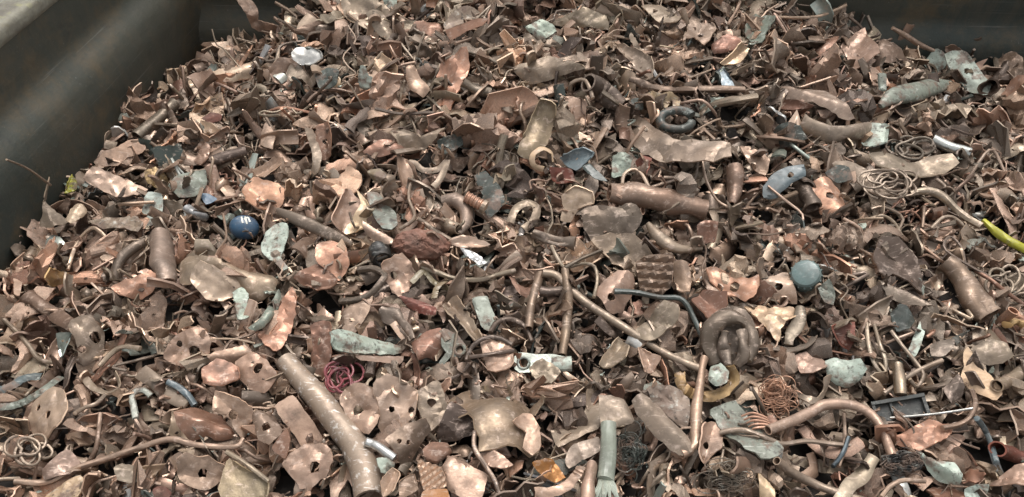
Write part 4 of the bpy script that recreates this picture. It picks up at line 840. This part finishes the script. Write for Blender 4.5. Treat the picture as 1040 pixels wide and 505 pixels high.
# ------------------------------------------------------------------ buried small scrap: thousands of pieces in one object
def rotm(R, tilt=0.7):
    yaw = R.uniform(0, 2 * math.pi); t = abs(R.normal(0, tilt)); a = R.uniform(0, 2 * math.pi)
    ax = np.array([math.cos(a), math.sin(a), 0]); K = np.array([[0, 0, ax[1]], [0, 0, -ax[0]], [-ax[1], ax[0], 0]])
    K = np.array([[0, -ax[2], ax[1]], [ax[2], 0, -ax[0]], [-ax[1], ax[0], 0]])
    T = np.eye(3) + math.sin(t) * K + (1 - math.cos(t)) * K @ K
    c, s = math.cos(yaw), math.sin(yaw); return T @ np.array([[c, -s, 0], [s, c, 0], [0, 0, 1]])
def in_view(x, y, z, mx=40):
    px, py, d = project(np.array([x, y, z])); return -mx < px < 1040 + mx and -mx - 20 < py < 505 + mx * 1.4
def spots(R, n, mx, wall):
    out = []
    while len(out) < n:
        x, y = R.uniform(-1.1, 1.5), R.uniform(0.25, 1.95)
        if wall_dist(x, y) < wall: continue
        if in_view(x, y, float(mound(x, y)), mx): out.append((x, y))
    return out
RB = np.random.default_rng(21)
SMALL = []
for i in range(26): SMALL.append(sheet_geo(RB, 1, RB.uniform(.8, 1.8), 0, int(RB.integers(0, 3)), .22, .26, .05, int(RB.integers(3, 6)), pleat=.4))
for i in range(22):
    k = 4; C = resample(np.cumsum(RB.normal(0, .3, (k, 3)) + [.4, 0, 0], 0), 7); C -= C.mean(0); SMALL.append(ribbon(C / np.ptp(C, axis=0).max(), RB.uniform(.2, .45), .05, np.linspace(0, RB.uniform(-2, 2), 7), cup=.2))
for i in range(12):
    C = resample(np.cumsum(RB.normal(0, .35, (5, 3)) + [.3, 0, 0], 0), 9); C -= C.mean(0); SMALL.append(tube(C / np.ptp(C, axis=0).max(), RB.uniform(.025, .05), 5))
def make_bed(name, count, smin, smax, sink, mx, R, cap):
    VV, FF, MI, CC = [], [], [], []; b = 0
    for (x, y) in spots(R, count, mx, 0.012):
        V, F, mi = SMALL[R.integers(len(SMALL))]
        s = R.uniform(smin, smax) * (0.75 + 0.42 * np.clip(y, 0, 2)); P = (V * s) @ rotm(R, .8).T + np.array([x, y, 0])
        if wall_dist(P[:, 0], P[:, 1]).min() < 0.0: continue
        i, j = cell(P[:, 0], P[:, 1]); t = np.percentile(G[i, j] - P[:, 2], 60) - sink
        P[:, 2] += t; deposit(P, cap)
        px, py, _ = project(P.mean(0)); c = jitter(LIN[TONES[tone_at(px, py, R)][0]] if R.random() > .05 else LIN[['gr', 'gg', 'gd', 'sv'][R.integers(4)]], R, .15)
        VV.append(P); FF += [tuple(q + b for q in f) for f in F]; MI += list(mi); CC.append(np.tile(c, (len(P), 1))); b += len(P)
    me = bpy.data.meshes.new(name); me.from_pydata(np.concatenate(VV).tolist(), [], FF)
    for _ in range(3): me.materials.append(M['bed'])
    at = me.color_attributes.new('tint', 'FLOAT_COLOR', 'POINT'); CC = np.concatenate(CC)
    at.data.foreach_set('color', np.concatenate([CC, np.ones((len(CC), 1))], 1).astype(np.float32).ravel())
    me.polygons.foreach_set('use_smooth', [True] * len(FF)); me.update()
    tag(link(name, me), kind='stuff')
make_bed('small_scrap', 5200, 0.030, 0.064, 0.001, 120, RB, 0.012)

# ------------------------------------------------------------------ loose pieces, one object each
RF = np.random.default_rng(77)
LOOSE = []; PTS = {}
def drop(kind, x, y, size, R, tone=None, tilt=.75, cap=.034, sink=.0):
    v = VAR[kind]; me, V0, form = v[R.integers(len(v))]
    T = rotm(R, tilt); sc = np.array([1, 1, 1]) * size; P = (V0 * sc) @ T.T; P[:, :2] += (x, y)
    w = wall_dist(P[:, 0], P[:, 1]).min()
    if w < 0.004 or (kind in ('copper_wire', 'copper_pipe') and x < 0 and wall_dist(x, y) < .16): return
    i, j = cell(P[:, 0], P[:, 1]); t = np.percentile(G[i, j] - P[:, 2], 72) - sink
    P[:, 2] += t; deposit(P, cap)
    px, py, d = project(P.mean(0)); tone = tone or tone_at(px, py, R)
    o = bpy.data.objects.new(kind, me); COL.objects.link(o)
    from mathutils import Matrix
    m4 = Matrix([[*(T[k] * size), (x, y, t)[k]] for k in range(3)] + [[0, 0, 0, 1]]); o.matrix_world = m4
    o.color = (*jitter(LIN[TONES[tone][0]], R), 1)
    PTS[o.name] = P
    LOOSE.append((o, kind, tone, form, px, py, size * FOC / d))
PLAN = [('crushed_sheet', 285, .056, .098), ('copper_shard', 60, .030, .050), ('copper_strip', 270, .036, .074), ('copper_sheet', 250, .040, .082), ('copper_wire', 180, .05, .12), ('copper_pipe', 60, .04, .085),
        ('copper_plate', 48, .042, .062), ('painted_shard', 60, .022, .042)]
todo = [(k, s0, s1) for k, n, s0, s1 in PLAN for _ in range(n)]
RF.shuffle(todo); todo = [(k, float(a), float(b)) for k, a, b in todo]
pos = spots(RF, len(todo), 14, 0.02)
for (k, s0, s1), (x, y) in zip(todo, pos):
    tn = None
    if k == 'painted_shard': tn = ['grey green', 'grey green', 'mint', 'dark green'][RF.integers(4)]
    drop(k, x, y, RF.uniform(s0, s1) * (0.74 + 0.44 * y), RF, tn)

# thin twiggy wires where the photograph shows them: the right half and the crest by the end wall
def near(px, py):
    r = raydir(px, py)
    for t in np.linspace(0.8, 2.4, 200):
        p = CAM + r * t
        if p[2] < mound(p[0], p[1]) + .02: return p
    return p
for k in range(78):
    px, py = (RF.uniform(775, 850), RF.uniform(22, 60)) if k < 18 else (RF.uniform(500, 1035) if k % 3 else RF.uniform(10, 500), RF.uniform(150, 500))
    p = near(px, py)
    if wall_dist(p[0], p[1]) > .02:
        n0 = len(LOOSE); drop('copper_wire', p[0], p[1], RF.uniform(.07, .12), RF, None, 1.0 if k < 18 else .5, sink=-.004)
make_bed('scrap_grit', 2600, 0.004, 0.011, 0.0015, 60, RB, 0.05)
# ------------------------------------------------------------------ the pieces one can recognise, laid on top of the heap
def smoothG():
    A = G.copy()
    for ax in (0, 1):
        A = np.maximum(A, np.maximum(np.roll(A, 1, ax), np.roll(A, -1, ax)))
    return A
def hit(px, py, H=None, lift=0.0):
    """where a ray of the picture first meets the heap"""
    H = G if H is None else H; r = raydir(px, py); z0, z1 = 0.20, -0.12
    ts = np.linspace((z0 - CAM[2]) / r[2], (z1 - CAM[2]) / r[2], 160)
    P = CAM + r * ts[:, None]; i, j = cell(P[:, 0], P[:, 1]); k = np.argmax((P[:, 2] <= H[i, j] + lift) | (wall_dist(P[:, 0], P[:, 1]) < .055))
    return P[k]
RH = np.random.default_rng(9)
def parse(s): return np.array([[float(a) for a in p.split(',')] for p in s.split()])
def wall_push(P):
    """keep a piece on the inner side of the skip walls"""
    q = P.copy()
    for o_, n_ in ((WP, WN), (EP, EN)):
        d = (q[:, 0] - o_[0]) * n_[0] + (q[:, 1] - o_[1]) * n_[1]
        lim = np.where(q[:, 2] < (0.2 if o_ is WP else 0.08), 0.058, 0.006); s = np.maximum(lim - d, 0)
        q[:, 0] += n_[0] * s; q[:, 1] += n_[1] * s
    return q
def plane_for(c, R, tilt=.22):
    toc = unit(CAM - c); return unit(np.array([0, 0, 1.0]) * .62 + toc * .5 + R.normal(0, tilt, 3))
def place_sheet(opts, pts, holes, R):
    mode = opts.split()[1]; px = pts; cpx = px.mean(0)
    c0 = hit(*cpx); up = plane_for(c0, R)
    for lift in np.arange(0.002, 0.06, 0.005):
        c = hit(*cpx, lift=lift); r = raydir(px[:, 0], px[:, 1]); t = ((c - CAM) @ up) / (r @ up); P = CAM + r * t[:, None]
        i, j = cell(P[:, 0], P[:, 1])
        if np.mean(P[:, 2] > G[i, j] - 0.003) > 0.72: break
    ax = unit(np.cross([0, 1, 0.2], up)); ay = np.cross(up, ax)
    uv = np.stack([(P - c) @ ax, (P - c) @ ay], 1)
    size = math.sqrt(abs(0.5 * np.sum(uv[:, 0] * np.roll(uv[:, 1], -1) - np.roll(uv[:, 0], -1) * uv[:, 1])))
    hs = []
    for hx, hy, hr in holes:
        rr = raydir(hx, hy); q = CAM + rr * (((c - CAM) @ up) / (rr @ up)) - c; hs.append((q @ ax, q @ ay, hr * 1.0 * np.linalg.norm(q + c - CAM) / FOC))
    o = jag(uv, 0.14, 0.010 if mode in ('flat', 'dome') else 0.016, R, .8)
    V2, F = triangulate(o, hs, size / 13, R); s = V2 / size
    d = np.full(len(s), 9.0)
    for k in range(len(o)):
        a, b = o[k] / size, o[(k + 1) % len(o)] / size; ab = b - a; tt = np.clip(((s - a) @ ab) / (ab @ ab + 1e-12), 0, 1)
        d = np.minimum(d, np.hypot(*(s - a - tt[:, None] * ab).T))
    z = crumple(s, {'flat': .035, 'dome': .09, 'shell': .012, 'fold': .10, 'crum': .22, 'curl': .12, 'ripple': .05}[mode], R, 6)
    w, ev = np.linalg.eigh(np.cov(s.T)); mj, mn = ev[:, 1], ev[:, 0]; a_, b_ = s @ mj, s @ mn
    if mode == 'dome': z = z + 0.18 * (np.clip(d, 0, .4) - .4) * 1.1 * 1 + 0.10 * np.sin(a_ * 3 + R.uniform(0, 6))
    if mode == 'shell': z = z + .42 * (1 - ((a_ / .75) ** 2 + (b_ / .6) ** 2)) - .16 * np.exp(-((a_ - .45) / .22) ** 2) + .10 * np.clip(1 - d / .07, 0, 1)
    if mode == 'fold': k = R.uniform(-.1, .1); z = z - R.choice([-1, 1]) * R.uniform(.45, .8) * np.sqrt((b_ - k) ** 2 + .002)
    if mode == 'curl': z = z + R.choice([-1, 1]) * .9 * b_ ** 2 + .5 * a_ * b_ * 1.5
    if mode == 'ripple': z = z + 0.07 * np.sin(a_ * 26 + b_ * 3)
    if mode in ('fold', 'dome', 'flat') and R.random() < .6:        # a rolled lip along part of the rim
        lip = np.clip(1 - d / .12, 0, 1) ** 1.5 * (np.sin(np.arctan2(s[:, 1], s[:, 0]) * 1.0 + R.uniform(0, 6)) > 0.1); z = z + lip * .10 * R.choice([-1, 1])
    z = (z - np.median(z)) * size
    P3 = c + V2[:, :1] * ax + V2[:, 1:] * ay + up * z[:, None]
    P3 = wall_push(P3)
    return shell(P3, F, 0.0022 if size > .03 else .0016), {'shell': 75, 'dome': 30}.get(mode, 24), {'c': 'copper', 'p': 'patina', 's': 'steel', 'l': 'plastic', 'r': 'rust', 'h': 'half'}[opts.split()[0]]
def kv(opts):
    d = {}
    for t in opts.split():
        if '=' in t: k, v = t.split('='); d[k] = v
        else: d[t] = True
    return d
MK = {'c': 'copper', 'p': 'patina', 's': 'steel', 'l': 'plastic', 'r': 'rust', 'f': 'fleck'}
def path3(pts, n, radii, lift=.6):
    q = resample(pts, n); P = np.array([hit(x, y) for x, y in q]); t = np.array([(p - CAM)[1] * CP - (p - CAM)[2] * SP for p in P])
    for _ in range(n // 2):                                       # stiff metal does not follow every dip
        t2 = t.copy(); t2[1:-1] = (t[:-2] + t[2:]) / 2; t2[0] = t[0]; t2[-1] = t[-1]; t = np.minimum(t2, t + .004) * .5 + t2 * .5
    t = t - radii / FOC * t * lift
    return np.array([CAM + raydir(x, y) * tt for (x, y), tt in zip(q, t)]), t
def place_tube(opts, pts, R):
    o = kv(opts); n = max(10, min(40, int(np.sum(np.hypot(*np.diff(pts, axis=0).T)) / 5)))
    rr = np.array([float(x) for x in o['r'].split(',')]); rr = np.interp(np.linspace(0, 1, n), np.linspace(0, 1, len(rr)), rr)
    C, t = path3(pts, n, rr); C = wall_push(C); rad = rr / FOC * t; big = rr.max() > 4.5
    dent = float(o.get('dent', .03 if big else .05))
    fl_ = float(o.get('flat', 1.0)); fl_ = np.clip(fl_ + np.interp(np.arange(n), np.linspace(0, n, 7), R.normal(0, 2.2 * dent, 7)), .25, 1.15); up = CAM - C.mean(0)
    return tube(C, rad, 14 if big else 8, flat=fl_, dent=dent, hollow='hollow' in o, R=R, up=up), MK[o.get('m', 'c')]
def place_ribbon(opts, pts, R):
    o = kv(opts); n = 22; w = float(o['w']); C, t = path3(pts, n, np.full(n, w * .5)); C = wall_push(C)
    return ribbon(C, w / FOC * t, .0016, np.linspace(R.uniform(-.3, .5), R.uniform(.2, 1.0), n), up=CAM - C.mean(0), cup=.12, R=R), MK[o.get('m', 'c')]
def place_coil(opts, cxy, R):
    o = kv(opts); cx, cy, rx, ry = cxy; n = int(o['n']); r = float(o['r']); k = 26 * n
    a = np.linspace(0, 2 * math.pi * (n - .06), k) + R.uniform(0, 6)
    wob = (1 + .42 * np.sin(a * 1.37 + cx) * (n > 3)) + (R.normal(0, .12, 4)[0] * np.sin(a * .37) + .1 * np.sin(a * .71 + 1)) * (n > 1) + .22 * np.sin(a * 2.3 + cy) * (n > 3)
    pts = np.stack([cx + rx * wob * np.cos(a) + (n > 1) * np.sin(a * .3) * 2 + (n > 3) * np.sin(a * .21 + cy) * rx * .5, cy + ry * wob * np.sin(a + (n > 1) * .15 * np.sin(a * .4))], 1)
    c = hit(cx, cy, lift=.006); up = plane_for(c, R, .05); rd = raydir(pts[:, 0], pts[:, 1]); t = ((c - CAM) @ up) / (rd @ up)
    C = CAM + rd * t[:, None] + up * (np.linspace(0, r / FOC * 1.5 * n, k)[:, None] + r / FOC)
    return tube(C, r / FOC * np.linalg.norm(c - CAM), 8 if r < 4 else 12, dent=.04, R=R, up=up), MK[o.get('m', 'c')]
def wool(cx, cy, rx, ry, R, nw=60, r=.5):
    parts = []; c0 = hit(cx, cy); s = np.linalg.norm(c0 - CAM) / FOC
    for q in range(nw):
        k = 30; a = np.linspace(0, R.uniform(2.5, 9), k) + R.uniform(0, 6); q0 = R.normal(0, .38, 2); rr_ = R.uniform(.25, .75) * (1 + .3 * np.sin(a * R.uniform(.3, 1.7)))
        C = np.stack([(q0[0] + rr_ * np.cos(a)) * rx, (q0[1] + rr_ * np.sin(a) * R.uniform(.4, 1)) * ry, (R.uniform(0, .6) + .3 * np.sin(a * 1.3)) * min(rx, ry)], 1); fw = np.array([0, CP, SP * .0]); X = c0 + C[:, :1] * s * np.array([1, 0, 0]) - C[:, 1:2] * s * np.array([0, .85, .5]) + C[:, 2:] * s * np.array([0, -.3, .9])
        parts.append(tube(X, r * s * R.uniform(.6, 1.2), 5))
    return join(parts)
def grid_ball(rx, ry, rz, nu=20, nv=14, f=None, R=None):
    V, F = [], []
    for i in range(nv + 1):
        a = math.pi * i / nv
        for j in range(nu):
            b = 2 * math.pi * j / nu; p = np.array([math.sin(a) * math.cos(b), math.sin(a) * math.sin(b), math.cos(a)])
            V.append(p * (f(p) if f else 1) * (rx, ry, rz))
    for i in range(nv):
        for j in range(nu): F.append((i * nu + j, (i + 1) * nu + j, (i + 1) * nu + (j + 1) % nu, i * nu + (j + 1) % nu))
    return np.array(V), F, [0] * len(F)
def basis(c, tilt=(0, 0)):
    z = unit(np.array([0, 0, 1.0]) * .5 + unit(CAM - c) * .8 + np.array([tilt[0], 0, tilt[1]])); x = unit(np.cross([0, 1, 0], z)); return np.stack([x, np.cross(z, x), z])
def put(geo, c, Bm): return (geo[0] @ Bm + c, geo[1], geo[2])
def base_empty(name, c):
    e = bpy.data.objects.new(name, None); COL.objects.link(e); e.location = c; return e
def child(e, name, geo, kind, col):
    V = geo[0] - np.array(e.location); me = to_mesh(name, (V, geo[1], geo[2]), kind); return link(name, me, e, col)
def lathe(prof, n=24):
    V, F = [], []; m_ = len(prof)
    for j in range(n):
        b = 2 * math.pi * j / n
        for r, z in prof: V.append((r * math.cos(b), r * math.sin(b), z))
    for j in range(n):
        for i in range(m_ - 1):
            F.append((j * m_ + i, ((j + 1) % n) * m_ + i, ((j + 1) % n) * m_ + i + 1, j * m_ + i + 1))
    return np.array(V, float), F, [0] * len(F)
def plate(poly, holes, th, R, step):
    V2, F = triangulate(np.array(poly, float), holes, step, R); return shell(np.concatenate([V2, np.zeros((len(V2), 1))], 1), F, th)
def special(name, cx, cy, R):
    c = hit(cx, cy, lift=.004); s = np.linalg.norm(c - CAM) / FOC; u = s          # u = one picture pixel at that distance
    e = base_empty(name, c)
    if name == 'blue_ball':
        Bm = basis(c, (.1, .2)); b = put(grid_ball(14 * u, 12 * u, 11 * u, 28, 18), c - Bm[2] * 3 * u, Bm); child(e, 'ball', b, 'plastic', s2l((50, 78, 102)))
        for (x0, y0, x1, y1) in ((-4, 7, -1, 0), (-1, 8, 3, 0), (2, 8, 5, 3), (-1, 4, 2, 8)):
            k = 8; T = np.linspace(0, 1, k); X = (x0 + (x1 - x0) * T); Y = (y0 + (y1 - y0) * T); Z = 11 * np.sqrt(np.clip(1 - (X / 14) ** 2 - (Y / 12) ** 2, 0, 1)) - 2.85
            child(e, 'printed_stroke', put(ribbon(np.stack([X, Y, Z], 1) * u, 1.5 * u, .0006, 0.0, up=(0, 0, 1)), c, Bm), 'plastic', np.array([.6, .62, .56]))
    if name == 'threaded_fitting':
        Bm = basis(c); a = unit(Bm[0] * .9 - Bm[1] * .5)
        C = np.array([c + a * (k - 10) * 1.0 * u for k in range(21)]) + Bm[2] * 4 * u
        child(e, 'thread', tube(C, [6.2 * u * (1.0 if k % 4 < 2 else .86) for k in range(21)], 14, hollow=True), 'copper', LIN['og'])
        child(e, 'collar', tube(C[16:] + a * 3 * u, 7.2 * u, 14), 'copper', LIN['tn'])
    if name == 'rusty_lump':
        Bm = basis(c); ph = R.uniform(0, 6, 12)
        def f(p):
            q = 1.0
            for i in range(6): q += .045 * math.sin((3 + i * 2.1) * p[0] + ph[i]) * math.sin((4 + i * 1.9) * p[1] + ph[i + 6]) * math.cos((3 + i) * p[2] + ph[i])
            return q + R.normal(0, .022)
        child(e, 'lump', put(grid_ball(28 * u, 16 * u, 16 * u, 46, 30, f), c + Bm[2] * 9 * u, Bm), 'rust', s2l((118, 84, 70)))
    if name == 'valve_body':
        Bm = basis(c); P = [(-13, 6), (-8, 16), (4, 10), (12, 0), (13, -6), (7, -13), (-2, -12), (-10, -22), (-14, -19), (-7, -8), (-12, -2)]
        child(e, 'body', put(plate(np.array(P) * u, [(6 * u, -5 * u, 4 * u)], 7 * u, R, 3 * u), c + Bm[2] * 4 * u, Bm), 'patina', LIN['gg'] * .8)
        child(e, 'eye_rim', put(tube(np.array([(6 + 5.2 * math.cos(t), -5 + 5.2 * math.sin(t), 8) for t in np.linspace(0, 6.2, 20)]) * u, 1.5 * u, 6), c, Bm), 'patina', LIN['gg'])
        child(e, 'spout', put(tube(np.array([(-6 - k * 1.0, 4 + k * 1.5, 5) for k in range(8)]) * u, 4.5 * u, 12, hollow=True), c, Bm), 'patina', LIN['gy'])
    if name == 'steel_lug':
        Bm = basis(c, (0, .2)); P = [(-28, 1), (-27, 7), (-23, 11), (-17, 11), (-5, 9), (12, 9), (28, 5), (28, -7), (12, -9), (-4, -9), (-22, -10), (-27, -6)]
        child(e, 'palm_plate', put(plate(np.array(P) * u, [(-18 * u, 0, 5 * u)], 3.0 * u, R, 4 * u), c + Bm[2] * 3 * u, Bm), 'steel', np.array([.27, .30, .27]))
        child(e, 'eye_rim', put(tube(np.array([(-18 + 6 * math.cos(t), 6 * math.sin(t), 4.8) for t in np.linspace(0, 6.2, 22)]) * u, 1.3 * u, 6), c, Bm), 'steel', np.array([.34, .37, .33]))
        child(e, 'barrel', put(tube(np.array([(10 + k * 2, -1, 3) for k in range(11)]) * u, 7 * u, 14, flat=.7, hollow=True), c, Bm), 'patina', LIN['gr'])
    if name == 'plastic_plug':
        Bm = basis(c, (-.25, .1)); pr = [(0, 13), (9, 12.7), (12, 11.5), (13.5, 9), (14, 2), (14, -8), (12.6, -8), (12.4, 8)]
        child(e, 'cap_shell', put(lathe([(a * u, b * u) for a, b in pr], 28), c, Bm), 'plastic', s2l((98, 116, 114)))
        for k in range(16):
            t = 2 * math.pi * k / 16; ca, sa = math.cos(t) * 14.1, math.sin(t) * 14.1
            child(e, 'grip_rib', put(tube(np.array([(ca, sa, -7), (ca, sa, -2), (ca, sa, 3), (ca, sa, 7)]) * u, .9 * u, 5), c, Bm), 'plastic', s2l((90, 108, 106)))
    if name == 'frayed_cable':
        pts = np.array([(618, 430), (618, 450), (617, 470), (615, 488)]); C, t = path3(pts, 18, np.full(18, 8.5))
        child(e, 'sheath', tube(C, np.linspace(8.0, 9.0, 18) / FOC * t, 16, dent=.02, R=R, up=(0, -.6, .8)), 'plastic', s2l((138, 146, 134)))
        tip = C[-1]; tt = t[-1] / FOC
        for k in range(9):
            a = (k - 4) / 4; P = np.array([tip + np.array([a * 5 * tt, 0, 0]), tip + np.array([a * 8 * tt, -9 * tt, 3 * tt]), tip + np.array([a * 13 * tt + R.normal(0, 2) * tt, -19 * tt, (2 + R.normal(0, 3)) * tt]), tip + np.array([a * 17 * tt, -30 * tt, -4 * tt])])
            child(e, 'frayed_strand', tube(resample(P, 10), np.linspace(2.8, 1.2, 10) * tt, 6), 'plastic', s2l((150, 158, 146)))
    if name == 'copper_comb':
        Bm = basis(c)
        for k in range(5):
            y = 7 - k * 3.6; child(e, 'finger', put(tube(resample(np.array([(-15 + k * 1.5, y + 1, 2), (-5, y + 2.5, 4), (5, y * .7, 3), (12, y * .4 - 4, 2)]) * u, 12), np.linspace(1.0, 1.7, 12) * u, 6), c, Bm), 'copper', LIN['og'] * .8)
        child(e, 'comb_base', put(tube(np.array([(10, 5, 2), (12, 0, 2), (13, -5, 2), (14, -10, 2)]) * u, 4 * u, 8, flat=.6), c, Bm), 'copper', LIN['ob'])
    if name == 'black_bracket':
        Bm = basis(c); bx = lambda x0, x1, y0, y1, z0, z1: (np.array([(x, y, z) for x in (x0, x1) for y in (y0, y1) for z in (z0, z1)]) * u, [(0, 1, 3, 2), (4, 6, 7, 5), (0, 4, 5, 1), (2, 3, 7, 6), (0, 2, 6, 4), (1, 5, 7, 3)], [0] * 6)
        pc = s2l((40, 46, 44))
        c = c - Bm[2] * 7 * u
        for nm, b in (('back_plate', (-23, 22, 6, 9, 0, 9)), ('tray', (-21, 21, -9, 6, 0, 2.5)), ('end_cheek', (-23, -20.5, -9, 6, 0, 8)), ('end_cheek', (19, 21.8, -9, 6, 0, 8)), ('web', (-8, -6, -9, 6, 2.6, 6))):
            g_ = bx(*b); o_ = child(e, nm, put(g_, c, Bm), 'plastic', pc); o_.data.polygons.foreach_set('use_smooth', [False] * 6)
        child(e, 'silver_bar', put(tube(resample(np.array([(-13, -9, 9), (10, -11, 9), (30, -12, 8), (54, -12, 7)]) * u, 12), 1.1 * u, 8), c + Bm[2] * 6 * u, Bm), 'steel', np.array([.3, .3, .28]))
    return e
CATS = {'copper_sheet': 'scrap sheet', 'copper_strip': 'scrap strip', 'copper_plate': 'holed plate', 'copper_wire': 'wire', 'copper_pipe': 'pipe', 'copper_shard': 'metal shard', 'painted_shard': 'painted shard',
        'painted_sheet': 'painted scrap', 'foil_scrap': 'foil', 'steel_shard': 'steel shard', 'crushed_tube': 'crushed tube', 'crushed_sheet': 'crushed sheet'}
GRP = {'crushed_sheet': 'buckled broad copper sheets on the heap', 'copper_sheet': 'pieces of copper sheet on the heap', 'copper_strip': 'strips of copper on the heap', 'copper_plate': 'copper plates with punched holes', 'copper_wire': 'lengths of wire on the heap',
       'copper_pipe': 'pieces of copper pipe on the heap', 'copper_shard': 'small torn copper shards', 'painted_shard': 'small green shards', 'painted_sheet': 'painted and verdigris pieces', 'foil_scrap': 'scraps of pale foil',
       'steel_shard': 'steel shards', 'crushed_tube': 'crushed tubes', 'wire_wool': 'tangles of fine wire', 'steel_tube': 'short steel tubes', 'olive_strap': 'olive straps', 'copper_pebble': 'red pebble like pieces', 'crushed_can': 'crushed cans', 'grey_strap': 'grey straps', 'amber_plastic': 'amber plastic pieces', 'cast_fitting': 'cast fittings'}
REFS = []; DB = np.full((540, 1080), 9.0)
def splat(V):
    px, py, d = project(V); i, j = np.clip((py + 18).astype(int), 2, 537), np.clip((px + 20).astype(int), 2, 1077)
    for a in (-2, -1, 0, 1, 2):
        for b in (-2, -1, 0, 1, 2): np.minimum.at(DB, (i + a, j + b), d)
for line in THINGS.strip().split('\n'):
    K, name, colr, opts, pts, holes, label, *ref = line.split('|'); ref = ref[0] if ref else ''
    R = np.random.default_rng(sum(ord(ch) * (i_ + 7) for i_, ch in enumerate(label)) % (2 ** 31))
    if K == 'X':
        cxy = parse((pts or holes).strip())[0] if (pts or holes).strip() else None
        o = special(name, cxy[0], cxy[1], R); cen = cxy
        for ch in o.children: deposit(np.array([v.co[:] for v in ch.data.vertices]) + np.array(o.location), .06); splat(np.array([v.co[:] for v in ch.data.vertices]) + np.array(o.location))
    else:
        shp = 45
        if K == 'S':
            pp = parse(pts); hs = parse(holes) if holes else []; geo, shp, mk = place_sheet(opts, pp, hs, R); cen = pp.mean(0)
        elif K == 'T':
            pp = parse(pts); geo, mk = place_tube(opts, pp, R); cen = pp.mean(0)
        elif K == 'R':
            pp = parse(pts); geo, mk = place_ribbon(opts, pp, R); cen = pp.mean(0)
        elif K == 'W':
            q = [float(x) for x in pts.split(',')]; geo, mk = place_coil(opts, q, R); cen = np.array(q[:2])
        elif K == 'Y':
            q = [float(x) for x in (pts or holes).split(',')]; geo = wool(*q, R); mk = 'copper' if colr == 'og' else 'patina'; cen = np.array(q[:2])
        deposit(geo[0], .06); splat(geo[0])
        c = geo[0].mean(0); V = geo[0] - c
        o = link(name, to_mesh(name, (V, geo[1], geo[2]), mk, True, shp), None, jitter(LIN[colr], R, .04), c)
    if K == 'Y': o['kind'] = 'stuff'
    else: tag(o, label, CATS.get(name, name.replace('_', ' ')), GRP.get(name))
    if ref: REFS.append((ref, cen[0], cen[1]))

# a loose piece that would lie across a recognisable one is pushed deeper into the heap, or left out
keep = []
for row in LOOSE:
    o = row[0]; P = PTS[o.name]; ok = RH.random() < .02
    for k in range(5):
        px, py, d = project(P); i, j = np.clip((py + 18).astype(int), 0, 539), np.clip((px + 20).astype(int), 0, 1079)
        if ok or np.mean(d < DB[i, j] - .002 - (DB[i, j] > 8) * -0) * 1.0 - np.mean(DB[i, j] > 8) < .025: ok = True; break
        P = P - (0, 0, .014); o.location.z -= .014
    if ok: keep.append((*row[:4], float(px.mean()), float(py.mean()), row[6]))
    else: bpy.data.objects.remove(o)
LOOSE = keep
# ------------------------------------------------------------------ labels of the loose pieces, each told apart by tone, form and landmark
NOUN = {'crushed_sheet': 'broad sheet', 'copper_sheet': 'copper sheet', 'copper_strip': 'copper strip', 'copper_plate': 'copper plate', 'copper_wire': 'copper wire', 'copper_pipe': 'copper pipe', 'copper_shard': 'copper shard', 'painted_shard': 'shard'}
REFS += [('left margin', -60, 300), ('bottom edge', 520, 620)]
cand = {}
RX = np.array([(r[1], r[2]) for r in REFS])
def direction(dx, dy):
    a = math.degrees(math.atan2(-dy, dx)) % 360
    return ['right of', 'above right of', 'above', 'above left of', 'left of', 'below left of', 'below', 'below right of'][int(((a + 22.5) % 360) // 45)]
for row in LOOSE:
    o, kind, tone, form, px, py, sz = row
    d = np.hypot(*(RX - (px, py)).T); k = int(np.argmin(d)); dx, dy = px - RX[k, 0], py - RX[k, 1]
    where = 'touching' if False else ('under' if d[k] < 8 else direction(dx, dy))
    big = {'copper_wire': 75, 'copper_strip': 40, 'copper_sheet': 40, 'crushed_sheet': 48, 'copper_pipe': 45, 'copper_plate': 42}.get(kind, 26)
    size = 'larger' if sz > big else 'small'
    key = (kind, tone, form, size, where, k); cand.setdefault(key, []).append((d[k], row))
ORD = ['', 'second', 'third', 'fourth', 'fifth', 'sixth', 'seventh', 'eighth', 'ninth']
for (kind, tone, form, size, where, k), rows in cand.items():
    rows.sort(key=lambda r: r[0])
    for n_, (dd, row) in enumerate(rows):
        near = '' if len(rows) == 1 else (', nearest to it' if n_ == 0 else f', {ORD[min(n_, 8)]} nearest to it')
        t = f'{size} {tone} {form} {NOUN[kind]} {where} the {REFS[k][0]}{near}'
        for a_, b_ in (('nearest to it', 'nearest'), ('small ', ''), ('copper ', ''), ('larger ', '')):
            if len(t.split()) > 16: t = t.replace(a_, b_, 1)
        tag(row[0], t, CATS[kind], GRP[kind])
